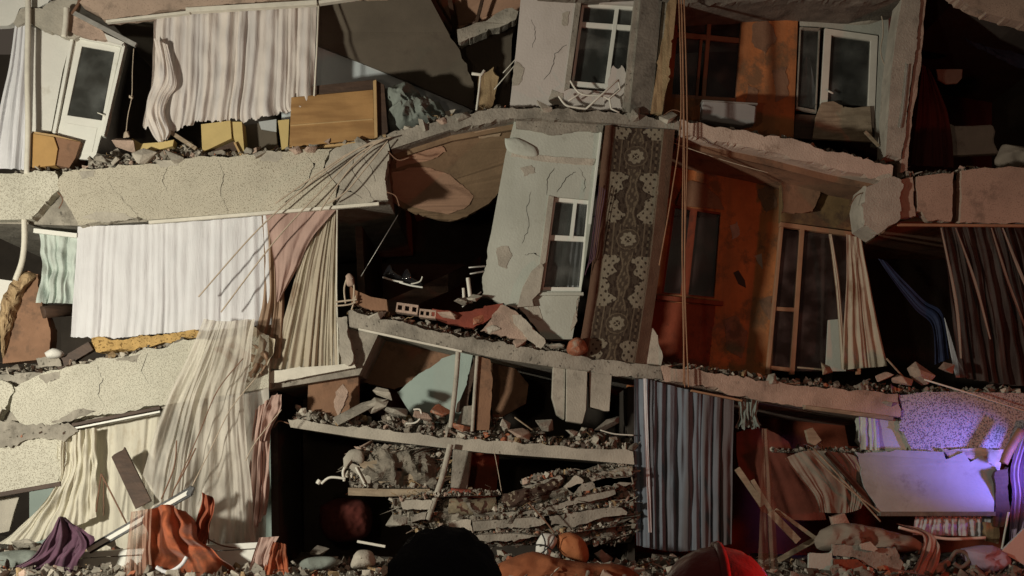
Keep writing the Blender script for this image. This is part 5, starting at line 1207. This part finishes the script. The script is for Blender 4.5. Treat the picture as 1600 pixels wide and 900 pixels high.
part(t, 'side_face', PR([(885, 574), (918, 578), (916, 640), (910, 662), (884, 658)], -.08, .3), M['concrete2'], bevel=.012)
t = solo('rib_block', 'shorter grey concrete column block, right one of the pair under the slab', 'column', PR([(921, 580), (956, 582), (952, 642), (922, 636)], -.02, .3, broken=[2], amp=1.5), M['concrete2'], bevel=.012)
solo('brown_wall', 'reddish brown wall piece at the left end of the lower thin slab', 'wall', PR([(482, 592), (560, 580), (560, 636), (524, 660), (480, 640)], .3, .2, broken=[2, 3], amp=2), M['wallbrown'])
solo('brown_wall', 'dim rounded brown wall behind the broken pillar', 'wall', PR([(766, 566), (806, 576), (826, 600), (822, 630), (770, 660)], .9, .2), M['wallbrown'])
solo('plaster_fragment', 'upright pale plaster fragment at the left end of the lower thin slab', 'rubble', PR([(524, 612), (536, 600), (544, 612), (538, 632), (528, 650), (522, 636)], -.05, .1, broken='all', amp=2), M['chunkpink'])
for c in [(560, 640, 46, 'concrete', 'long grey slab piece lying on the rubble of the lower thin slab', (2.2, 1, .5)), (590, 634, 28, 'concrete2', 'pale slab piece on the lower rubble heap'), (618, 640, 34, 'concrete', 'grey block in the middle of the lower rubble heap'),
          (600, 614, 26, 'chunkpale', 'pale slab splinter topping the lower rubble heap'), (660, 650, 26, 'chunkpink', 'pink lump in the lower rubble heap left of the thin pole'), (690, 644, 26, 'brick', 'red brick piece leaning left of the thin pole'),
          (722, 668, 24, 'brick', 'brown red lump at the pillar foot'), (790, 662, 16, 'chunkpale', 'small white lump right of the pillar foot'), (812, 676, 30, 'chunkpink', 'beige lump right of the pillar on the lower thin slab'),
          (850, 664, 28, 'concrete', 'grey lump left of the pair of column blocks'), (950, 662, 34, 'concreted', 'dark flat lump right of the pair of column blocks'), (894, 676, 18, 'chunkpale', 'pale lump under the pair of column blocks')]:
    chunk(*c[:5], Y=-.02, tall=c[5] if len(c) > 5 else (1.3, 1, .8))
solo('white_ring', 'white curled plastic hoop in the rubble left of the thin pole', 'hoop', tube(MB(), [(634, 662), (650, 660), (658, 650), (656, 640), (646, 640)], 1.6, -.08), M['metalwhite'], smooth=True)
solo('stick', 'pale stick leaning in the rubble right of the broken pillar', 'stick', tube(MB(), [(804, 652), (832, 672)], 1.3, -.08, smooth=False), M['woodtan'], smooth=True)
solo('flat_tray', 'dark flat tray with pale rim beside the striped curtain, lower centre', 'tray', (lambda mb: (tube(mb, [(938, 672), (960, 678), (990, 680)], 1.2, -.1), mb)[-1])(MB()), M['metalwhite'], smooth=True)
# ---- lowest cavity
solo('sloping_pole', 'long pale grey pole slanting down below the lower thin slab', 'pole', tube(MB(), [(704, 694), (690, 750), (668, 812)], 4.6, -.25, seg=12, smooth=False), M['concrete2'], smooth=True)
solo('pillar', 'square grey pillar stump under the lower thin slab, right of the slanting pole', 'pillar', PR([(708, 702), (738, 704), (730, 764), (704, 762)], .1, .3), M['concrete'], bevel=.01)
solo('red_wall', 'dark red panel behind the square pillar stump, lower centre', 'wall', PR([(736, 704), (780, 710), (776, 770), (728, 766)], .9, .1), M['wallred'])
solo('wood_board', 'tan board edge lying level below the crushed debris at the left of the slanting pole', 'board', PR([(544, 762), (600, 764), (672, 764), (670, 774), (600, 776), (544, 774)], .1, .5), M['woodtan'])
t = thing('overturned_chair', 'overturned pale chair with curved back, left of the slanting pole', 'chair', 550, 764, .2)
part(t, 'backrest', heap([(536, 716), (546, 704), (560, 702), (568, 710), (566, 724), (550, 722), (538, 734)], .15, .06, 2, .2), M['concrete2'], smooth=True)
part(t, 'frame', (lambda mb: (tube(mb, [(540, 728), (536, 738), (538, 752)], 2.4, .15), tube(mb, [(502, 756), (516, 746), (540, 748)], 2.2, .1), tube(mb, [(496, 756), (500, 750)], 3.8, .1, smooth=False), mb)[-1])(MB()), M['metalwhite'], smooth=True)
part(t, 'seat', PR([(546, 722), (566, 730), (580, 744), (578, 762), (568, 762), (562, 744), (546, 732)], .15, .25), M['concrete2'])
part(t, 'leg', tube(MB(), [(556, 730), (572, 760)], 2, .12, smooth=False), M['metalwhite'], smooth=True)
solo('patterned_rug_roll', 'brown and beige patterned rug rolled up in the crushed layers, lower centre', 'rug', tube(MB(), [(702, 790, -.1), (740, 793, -.12), (776, 788, -.1)], 13, -.1, seg=18, smooth=False), mat('patterned_rug', (.22, .18, .12), .95, .4, 6, .5, 60, spots=((.07, .03, .02), 9, .52), stain=((.20, .06, .03), 7, .6)), smooth=True)
solo('red_cushion', 'dark red cushion behind the left end of the rolled rug', 'cushion', heap([(704, 762), (730, 764), (776, 770), (770, 778), (704, 776)], -.1, .12, 3, .15), M['tile'], smooth=True)
solo('rug_fold', 'dark brown patterned rug fold right of the rolled rug', 'rug', heap([(784, 774), (812, 766), (860, 750), (880, 740), (876, 762), (826, 790), (786, 796)], -.2, .14, 6, .5, fr=5), mat('dark_patterned_rug', (.06, .035, .025), .95, .4, 6, .5, 60, spots=((.26, .22, .16), 14, .58)), smooth=True)
def slabbit(pts, l, m='concrete', Y=-.3, th=.6):
    solo('slab_piece', l, 'rubble', PR(pts, Y, th, broken='all', amp=2.2), M[m])
slabbit([(816, 760), (870, 742), (880, 748), (830, 768)], 'grey flat slab piece sloping up over the rug fold')
slabbit([(700, 816), (736, 812), (738, 830), (704, 832)], 'square pale slab piece at the left of the crushed bottom layers', 'chunkpale')
slabbit([(738, 812), (850, 806), (856, 818), (800, 826), (740, 830)], 'long grey slab layer in the crushed bottom layers', 'concrete')
slabbit([(858, 806), (960, 790), (980, 800), (900, 822), (862, 820)], 'long pale green grey slab layer left of the striped curtain', 'concrete')
slabbit([(700, 836), (800, 832), (850, 838), (800, 844), (706, 846)], 'thin grey slab layer just above the hooded head', 'concrete')
slabbit([(920, 740), (988, 728), (990, 756), (930, 762)], 'sloping grey green slab piece at the top left of the striped curtain foot', 'concrete')
slabbit([(626, 780), (676, 782), (672, 796), (630, 796)], 'grey slab piece left of the slanting pole foot', 'concrete2')
slabbit([(880, 760), (900, 742), (912, 750), (896, 772)], 'tilted small grey tile right of the rug fold', 'chunkpale')
slabbit([(772, 800), (840, 796), (900, 776), (960, 764), (962, 772), (900, 788), (846, 806), (774, 808)], 'long thin grey slab layer curving up to the right behind the crushed bottom layers', 'concrete')
slabbit([(886, 762), (940, 748), (988, 744), (988, 754), (944, 760), (890, 774)], 'short dusty slab layer rising to the striped curtain, second from its top', 'concrete')
slabbit([(640, 806), (668, 800), (664, 812), (642, 818)], 'small tilted slab piece left of the slanting pole foot, lower one', 'concrete')
slabbit([(560, 722), (610, 716), (668, 730), (666, 738), (610, 726), (562, 732)], 'thin buckled board layer inside the debris left of the slanting pole', 'woodtan', Y=.15, th=.4)
slabbit([(590, 744), (640, 740), (680, 748), (678, 756), (638, 750), (592, 754)], 'second thin board layer inside the debris left of the slanting pole', 'woodtan', Y=.15, th=.4)
for k, (path, n) in enumerate([([(816, 758), (872, 740), (940, 746), (988, 742)], 700), ([(738, 812), (850, 804), (960, 788), (984, 792)], 800), ([(772, 798), (840, 794), (900, 774), (960, 762)], 700), ([(700, 834), (800, 830), (850, 836), (960, 820)], 600), ([(626, 780), (700, 774), (780, 772)], 500), ([(548, 762), (668, 762)], 300)]):
    kindof(solo('rubble', '', '', rubble(path, n, h=.09, Y=(-.34, -.05) if k < 5 else (.1, .5), size=(.015, .10), w=RW, seed=60 + k), RUB, bevel=0), 'stuff')
for pts, l in (([(606, 236), (622, 250), (640, 246)], 'bent rebar sticking out of the grey cracked slab end over the dark opening'), ([(604, 300), (618, 306), (624, 322)], 'short rebar drooping from the lower corner of the grey cracked slab end'),
               ([(1352, 300), (1338, 306), (1328, 322)], 'bent rebar poking left out of the torn beam end'), ([(452, 662), (436, 658), (428, 668)], 'rusty rebar stub at the left tip of the lower thin slab'),
               ([(1030, 186), (1050, 172), (1066, 176)], 'short rusty rebar loop at the foot of the splintered timber'), ([(90, 300), (98, 312), (92, 326)], 'small rebar showing in the triangular notch of the upper left slab')):
    solo('rebar', l, 'rebar', tube(MB(), pts, 1.0, -.1), M['rust'], smooth=True)
solo('bent_stay', 'dark thin bent rod sticking out of the crushed bottom layers', 'rod', tube(MB(), [(826, 786), (850, 812), (866, 832)], 1.3, -.6), M['rust'], smooth=True)
solo('pale_blob', 'rounded pale sack standing on the ground rubble left of the hooded head', 'sack', heap([(552, 868), (560, 860), (576, 860), (584, 868), (584, 884), (550, 888)], -1.2, .18, 4, .15), M['chunkpale'], smooth=True)
solo('grey_dish', 'dark grey green dish shaped sheet lying on the ground rubble, lower left of centre', 'sheet', heap([(462, 884), (480, 872), (516, 870), (530, 878), (510, 890), (466, 894)], -1.3, .12, 4, .2), M['greycloth'], smooth=True)
solo('lath', 'short white slat lying in the dark cavity left of the hooded head', 'slat', bar(MB(), (558, 846), (602, 854), 4, -.6, .05), M['metalwhite'])
solo('red_barrel', 'dim dark red rounded container deep in the black lower cavity', 'container', heap([(500, 790), (530, 778), (570, 784), (582, 810), (570, 840), (520, 846), (500, 824)], 1.6, .3, 3, .25), M['darkred'], smooth=True)
t = thing('woven_basket', 'white and black strapped helmet shaped bundle on orange cloth, lower centre', 'bundle', 850, 880, -1.4)
part(t, 'cover', heap([(838, 848), (848, 834), (866, 836), (870, 848), (862, 860), (856, 876), (838, 866)], -1.4, .12, 4, .15), M['wallwhite'], smooth=True)
part(t, 'strap', (lambda mb: (tube(mb, [(834, 852), (850, 852), (868, 864)], 1.2, -1.56), tube(mb, [(846, 832), (852, 850), (846, 876)], 1.2, -1.56), tube(mb, [(868, 836), (856, 856), (840, 868)], 1.0, -1.57), mb)[-1])(MB()), M['black'], smooth=True)
solo('orange_sack', 'rounded orange brown sack right of the white strapped bundle', 'sack', heap([(872, 836), (892, 832), (912, 844), (920, 866), (912, 880), (880, 868), (870, 852)], -1.3, .22, 7, .12), mat('orange_sack_cloth', (.42, .15, .06), .85, .25, 3, .3, 40), smooth=True)
solo('orange_blanket', 'orange brown blanket spread on the ground rubble below the white strapped bundle', 'blanket', heap([(780, 880), (830, 862), (870, 872), (920, 880), (980, 886), (1000, 930), (760, 930)], -1.8, .3, 9, .3), mat('brown_orange_blanket', (.26, .085, .035), .9, .35, 3, .3, 30), smooth=True)

# ------------------------------------------------------------ lower left foreground
solo('balcony_board', 'white long balcony board with a moulded top, along the bottom left', 'board', (lambda mb: (prism(mb, [(114, 874, -.9), (404, 858, -.9), (420, 960, -.9), (120, 970, -.9)], -.9, .06), bar(mb, (108, 868, -.95), (404, 852, -.95), 9, -.95, .16), mb)[-1])(MB()), M['white'])
solo('leaning_board', 'dark brown board leaning against the cream sheet, lower left', 'board', PR([(174, 714, -.3), (194, 698, -.3), (236, 782, -.6), (212, 796, -.6)], -.5, .05, broken=[0], amp=2), M['wooddark'])
solo('thin_dark_leg', 'thin dark easel like struts standing left of the leaning dark board', 'frame', (lambda mb: (tube(mb, [(158, 740), (150, 800)], 1.2, -.4), tube(mb, [(158, 740), (204, 830)], 1.4, -.4), tube(mb, [(162, 750), (162, 806)], .9, -.38), mb)[-1])(MB()), M['rust'], smooth=True)
t = thing('window_frame', 'dark edged white window frame piece lying diagonally at the lower left', 'frame', 215, 860, -1.2)
part(t, 'white_face', bar(MB(), (136, 860), (298, 766), 8, -1.2, .06), M['white'])
part(t, 'dark_edge', bar(MB(), (134, 856), (298, 761), 3, -1.21, .08), M['black'])
part(t, 'lower_edge', bar(MB(), (140, 864), (300, 772), 3, -1.2, .08), M['black'])
part(t, 'end_piece', bar(MB(), (294, 774), (300, 760), 8, -1.22, .1), M['black'])
solo('purple_blanket', 'dark purple blanket draped to a peak at the bottom left corner', 'blanket', (lambda: cloth([[(92, 808), (97, 807), (102, 810)], [(70, 842), (98, 836), (136, 846)], [(48, 872), (90, 868), (122, 880)], [(-20, 912), (60, 910), (124, 912)], [(-40, 960), (60, 960), (130, 960)]], -1.5, 4, .09, 150, 90, 97, wr=2.2))(), M['purplecloth'], smooth=True)
solo('purple_flap', 'purple blanket flap spread right of the peak, above the white balcony board', 'cloth', cloth([[(97, 808), (120, 822), (146, 838)], [(98, 830), (118, 842), (146, 848)], [(98, 864), (112, 860), (120, 866)]], -1.48, 2, .05, 60, 30, 99), M['purplecloth'], smooth=True)
solo('grey_rag', 'grey rag heap at the left edge beside the purple blanket', 'cloth', heap([(-20, 868), (20, 860), (60, 862), (70, 880), (30, 900), (-20, 905)], -1.2, .25, 4, .4), M['greycloth'], smooth=True)
solo('orange_cloth', 'bright orange red cloth bundle with pale trim, heaped over the balcony board', 'cloth', cloth([[(232, 796), (262, 788), (290, 800)], [(228, 826), (262, 822), (304, 826)], [(224, 860), (270, 856), (324, 852)], [(222, 890), (280, 884), (356, 880)], [(216, 950), (290, 950), (400, 930)]], -1.45, 2.3, .13, 170, 130, 113, wr=3.6, hem=14), M['orangecloth'], smooth=True)
solo('net_scarf', 'reddish see through net hanging left of the orange cloth bundle', 'cloth', cloth([[(204, 800), (238, 794)], [(198, 850), (236, 850)], [(188, 920), (240, 920)]], -1.75, 4, .05, 70, 50, 101), mat('reddish_net', (.50, .30, .22), .9, .2, 3, .2, 60, trans=.3, weave=40, alpha=.6), smooth=True)
solo('red_cloth', 'red brown twisted cloth standing up right of the orange bundle', 'cloth', cloth([[(314, 768), (334, 778)], [(312, 790), (336, 796)], [(306, 812), (330, 816)], [(288, 850), (326, 850)], [(270, 880), (330, 884)]], -1.2, 2.5, .09, 50, 80, 103, wr=1.8), M['redbrowncloth'], smooth=True)
solo('white_crescent', 'pale curled trim lying on the orange red cloth bundle', 'trim', tube(MB(), [(244, 886), (262, 894), (282, 884), (292, 870)], 3, -1.95), M['sheet'], smooth=True)
solo('orange_cloth', 'bright orange red cloth peak at the bottom, left of the dark cavity', 'cloth', cloth([[(426, 846), (446, 850)], [(414, 880), (450, 880)], [(400, 930), (462, 930)]], -1.5, 3, .07, 60, 50, 107, wr=1.5), M['orangecloth'], smooth=True)
solo('tan_cloth', 'tan cloth fold draped left of the orange red peak at the bottom', 'cloth', cloth([[(404, 840), (436, 838)], [(392, 880), (420, 870)], [(384, 930), (408, 930)]], -1.45, 2, .06, 50, 50, 109, wr=1), M['pinkcloth'], smooth=True)
for pts, l in (([(276, 688), (272, 730), (252, 780)], 'thin dark forked twig in front of the torn net, left one'), ([(306, 700), (286, 740), (270, 770), (268, 800)], 'thin dark forked twig in front of the torn net, right one'),
               ([(268, 800), (300, 826), (340, 850), (370, 856)], 'thin dark wire trailing right over the balcony board'), ([(324, 790), (326, 850)], 'thin dark upright rod beside the red brown twisted cloth')):
    solo('thin_rod', l, 'rod', tube(MB(), pts, 1.2, -1.0), M['rust'], smooth=True)
for pts, l in (([(380, 560), (340, 610), (310, 680), (270, 770)], 'long dark cord slanting down over the torn cream net'), ([(400, 590), (360, 640), (330, 700), (300, 760)], 'long pale cord slanting down right of the dark one over the net'), ([(440, 640), (400, 690), (384, 720)], 'short pale cord near the pinkish torn cloth')):
    solo('cord', l, 'cord', tube(MB(), pts, .9, -.62), M['rod' if 'pale' in l else 'rust'], smooth=True)

# ------------------------------------------------------------ lower right foreground
solo('pink_cloth', 'dusty pink cloth curling up out of the rubble at the lower right', 'cloth', cloth([[(1400, 818), (1440, 826), (1456, 838)], [(1440, 836), (1460, 840), (1468, 858)], [(1436, 870), (1450, 872), (1468, 876)], [(1412, 910), (1430, 912), (1450, 914)]], -1.1, 2, .06, 60, 60, 111, wr=1), M['pinkcloth'], smooth=True)
solo('grey_blanket', 'low grey brown blanket mound behind the laths at the lower right', 'blanket', heap([(1280, 830), (1310, 818), (1360, 824), (1420, 838), (1440, 860), (1300, 862), (1274, 850)], -1.0, .2, 8, .6, fr=3.5), M['beigecloth'], smooth=True)
solo('block', 'rounded concrete block at the foot of the beige crumpled sheet', 'block', PR([(1298, 808), (1320, 802), (1328, 818), (1302, 826)], -.9, .15, broken='all', amp=1.2), M['chunkpink'], smooth=True)
solo('green_board', 'dull green board standing at the bottom right of the red helmet', 'board', PR([(1264, 866), (1300, 862), (1304, 940), (1262, 940)], -1.5, .08, broken=[0], amp=1.5), M['wallgreen'])
solo('red_board', 'dark red board lying at the bottom right beside the dull green board', 'board', PR([(1304, 874), (1340, 874), (1410, 930), (1304, 940)], -1.55, .08), M['wallred'])
solo('grey_board', 'long grey concrete board over the dark red board at the bottom right', 'board', PR([(1300, 850), (1400, 856), (1412, 880), (1400, 906), (1340, 872), (1302, 868)], -1.5, .1, broken='all', amp=2), M['concrete'])
solo('pale_board', 'pale tilted panel at the bottom right corner', 'panel', PR([(1564, 862, -1.3), (1600, 826, -1.3), (1680, 800, -1.3), (1680, 930, -1.3), (1630, 900, -1.3)], -1.3, .06), M['wallpink'])
solo('pipe_roll', 'grey rolled up hose end lying in the rubble at the lower right', 'pipe', tube(MB(), [(1484, 876), (1494, 862), (1508, 864), (1514, 876), (1502, 886), (1490, 880)], 3.2, -1.2, seg=10), M['concreted'], smooth=True)
solo('grey_rag', 'grey violet rag heap lying in the rubble beside the hose end, lower right', 'cloth', heap([(1500, 858), (1540, 852), (1568, 862), (1580, 884), (1550, 896), (1516, 888)], -1.1, .22, 12, .5), M['lilaccloth'], smooth=True)
solo('pale_tube', 'long pale gutter strip lying under the pale curtain hem, lower right', 'strip', tube(MB(), [(1404, 824), (1440, 834), (1480, 842), (1540, 840)], 2.6, -.7), M['metalwhite'], smooth=True)
solo('pale_scrap', 'pale plaster scrap on the low grey brown blanket mound', 'rubble', PR([(1344, 850), (1360, 846), (1372, 858), (1366, 862), (1346, 858)], -1.6, .05, broken='all', amp=1), M['chunkpale'])
for i, c in enumerate([(1400, 846, 26, 'concrete', 'grey lump left of the pink curling cloth'), (1384, 872, 24, 'chunkpink', 'pinkish lump below the low blanket mound'), (1470, 884, 26, 'concrete', 'grey lump left of the hose end'), (1440, 858, 18, 'concreted', 'dark lump behind the pink curling cloth'),
          (1250, 880, 20, 'concrete', 'small grey lump left of the dull green board'), (1540, 880, 22, 'chunkpink', 'pinkish lump right of the hose end'), (940, 870, 26, 'concrete', 'grey lump right of the orange brown sack'), (700, 856, 22, 'chunkpale', 'pale lump right above the hooded shoulder'),
          (500, 862, 22, 'concreted', 'dark lump behind the dish shaped sheet'), (620, 812, 26, 'concrete', 'grey lump behind the hooded head'), (40, 850, 30, 'concrete', 'grey lump between the rag and the purple blanket'), (170, 846, 20, 'chunkpale', 'small white lump inside the diagonal frame piece')]):
    chunk(*c, Y=-1.0)

# ------------------------------------------------------------ people in the street, seen from behind
def person(label, x, y, top, hood):
    # one continuous skinned body; only the crown of the head reaches the picture
    z0 = 0.0; H = top
    me = bpy.data.meshes.new('person')
    J = {'pelvis': (0, 0, .53), 'spine': (0, .01, .62), 'chest': (0, 0, .73), 'neck': (0, 0, .835), 'skull': (0, .01, .885), 'crown': (0, .005, .945),
         'shl': (-.105, 0, .81), 'ell': (-.135, -.01, .64), 'wrl': (-.125, .06, .50), 'hal': (-.12, .08, .455), 'shr': (.105, 0, .81), 'elr': (.135, -.01, .64), 'wrr': (.125, .06, .50), 'har': (.12, .08, .455),
         'hil': (-.055, 0, .50), 'knl': (-.06, .01, .28), 'anl': (-.065, -.01, .045), 'tol': (-.07, .08, .015), 'hir': (.055, 0, .50), 'knr': (.06, .01, .28), 'anr': (.065, -.01, .045), 'tor': (.07, .08, .015)}
    rad = dict(pelvis=.085, spine=.078, chest=.09, neck=.036, skull=.05, crown=.042, shl=.05, shr=.05, ell=.03, elr=.03, wrl=.02, wrr=.02, hal=.018, har=.018, hil=.06, hir=.06, knl=.04, knr=.04, anl=.028, anr=.028, tol=.024, tor=.024)
    E = [('pelvis', 'spine'), ('spine', 'chest'), ('chest', 'neck'), ('neck', 'skull'), ('skull', 'crown'), ('chest', 'shl'), ('shl', 'ell'), ('ell', 'wrl'), ('wrl', 'hal'), ('chest', 'shr'), ('shr', 'elr'), ('elr', 'wrr'), ('wrr', 'har'),
         ('pelvis', 'hil'), ('hil', 'knl'), ('knl', 'anl'), ('anl', 'tol'), ('pelvis', 'hir'), ('hir', 'knr'), ('knr', 'anr'), ('anr', 'tor')]
    K = list(J)
    me.from_pydata([Vector(J[k]) * H for k in K], [(K.index(a), K.index(b)) for a, b in E], [])
    me.materials.append(M['jacket'])
    o = bpy.data.objects.new('person', me); C.objects.link(o); o.location = (x, y, z0)
    o.modifiers.new('skin', 'SKIN')
    for i, k in enumerate(K):
        sv = me.skin_vertices[0].data[i]
        sv.radius = (rad[k] * H, rad[k] * H * (.72 if k in ('chest', 'spine', 'pelvis') else 1)); sv.use_root = (k == 'pelvis')
    s = o.modifiers.new('sub', 'SUBSURF'); s.levels = 2; s.render_levels = 2
    ORG[o] = Vector((x, y, z0))
    tag(o, label, 'person', 'onlookers in front of the ruin')
    base = Vector((x, y, z0))
    hc = base + Vector((0, .01 * H, .925 * H))
    def ball(rx, ry, rz, c, zmin=-1, seed=0, nz=.02, n=40, mname='hair'):
        mb = MB()
        for i in range(n // 2 + 1):
            th = math.pi * i / (n // 2)
            for j in range(n):
                a = 2 * math.pi * j / n
                v = Vector((math.sin(th) * math.cos(a), math.sin(th) * math.sin(a), max(zmin, math.cos(th))))
                w = 1 + nz * NZ.noise(v * 5 + Vector((seed, 0, 0)))
                mb.v.append(c + Vector((v.x * rx * w, v.y * ry * w, v.z * rz * w)))
        for i in range(n // 2):
            for j in range(n):
                mb.f.append((i * n + j, i * n + (j + 1) % n, (i + 1) * n + (j + 1) % n, (i + 1) * n + j)); mb.m.append(0)
        return mb
    part(o, 'face', ball(.072 * 1, .092, .118, hc + Vector((0, .012, -.01)), mname='skin'), M['skin'], smooth=True, bevel=0)
    part(o, 'ear', ball(.012, .022, .034, hc + Vector((-.076, .0, -.02))), M['skin'], smooth=True, bevel=0)
    part(o, 'ear', ball(.012, .022, .034, hc + Vector((.076, .0, -.02))), M['skin'], smooth=True, bevel=0)
    if hood:
        part(o, 'hood', ball(.108, .122, .125, hc + Vector((0, -.015, .01)), zmin=-.9, seed=3, nz=.09), M['jacket'], smooth=True, bevel=0)
        sh = MB()
        tubew(sh, [base + Vector(v) for v in ((-.25, 0, 1.44), (-.12, 0, 1.53), (0, 0, 1.56), (.12, 0, 1.53), (.25, 0, 1.44))], .10, seg=16)
        part(o, 'jacket_collar', sh, M['jacket'], smooth=True, bevel=0)
    else:
        hm = ball(.135, .155, .125, hc + Vector((0, 0, .01)), zmin=-.25, seed=8, nz=.05)
        h = part(o, 'helmet', hm, M['helmet'], smooth=True, bevel=0)
        rim = MB()
        tubew(rim, [hc + Vector((.142 * math.cos(a), .162 * math.sin(a), -.02)) for a in [2 * math.pi * k / 24 for k in range(25)]], .010, smooth=False)
        part(h, 'brim', rim, M['helmet'], smooth=True, bevel=0)
        rid = MB()
        tubew(rid, [hc + Vector((0, .155 * math.cos(a), .01 + .128 * math.sin(a))) for a in [math.pi * k / 12 for k in range(13)]], .012, smooth=True)
        part(h, 'ridge', rid, M['helmet'], smooth=True, bevel=0)
    return o
# crown of the first head at pixel (690, 816), of the helmet at (1112, 850)
person('person in a dark hood seen from behind at the bottom centre', (694 - 800) / 2000 * 2.3, -17.7, 1.805, True)
person('person wearing a red helmet, seen from behind at the bottom right of centre', (1122 - 800) / 2000 * 3.1, -16.9, 1.715, False)

# repeats of one kind share a group
GR = {'rubble_chunk': 'loose chunks lying in the rubble', 'lath': 'broken pale laths', 'loose_cable': 'cables fanning down the facade', 'cloth_band': 'pale bands on the dark sheer curtain', 'brick': 'broken hollow bricks',
      'rebar': 'bent rebars', 'stick': 'sticks lying on the slabs', 'slab_piece': 'crushed slab layers', 'curtain': 'curtains hanging in the ruin', 'net_curtain': 'torn net curtains', 'thin_rod': 'thin loose rods', 'cord': 'loose cords', 
      'floor_slab': 'sagging floor slabs', 'room_wall': 'back walls of the rooms', 'rib_block': 'column blocks under the slab', 'orange_wall': 'orange balcony walls', 'glazed_door': 'glazed balcony doors', 'upper_beam': 'beams at the top of the photo'}
for o in bpy.data.objects:
    k = o.name.split('.')[0]
    if not o.parent and k in GR and 'category' in o: o['group'] = GR[k]
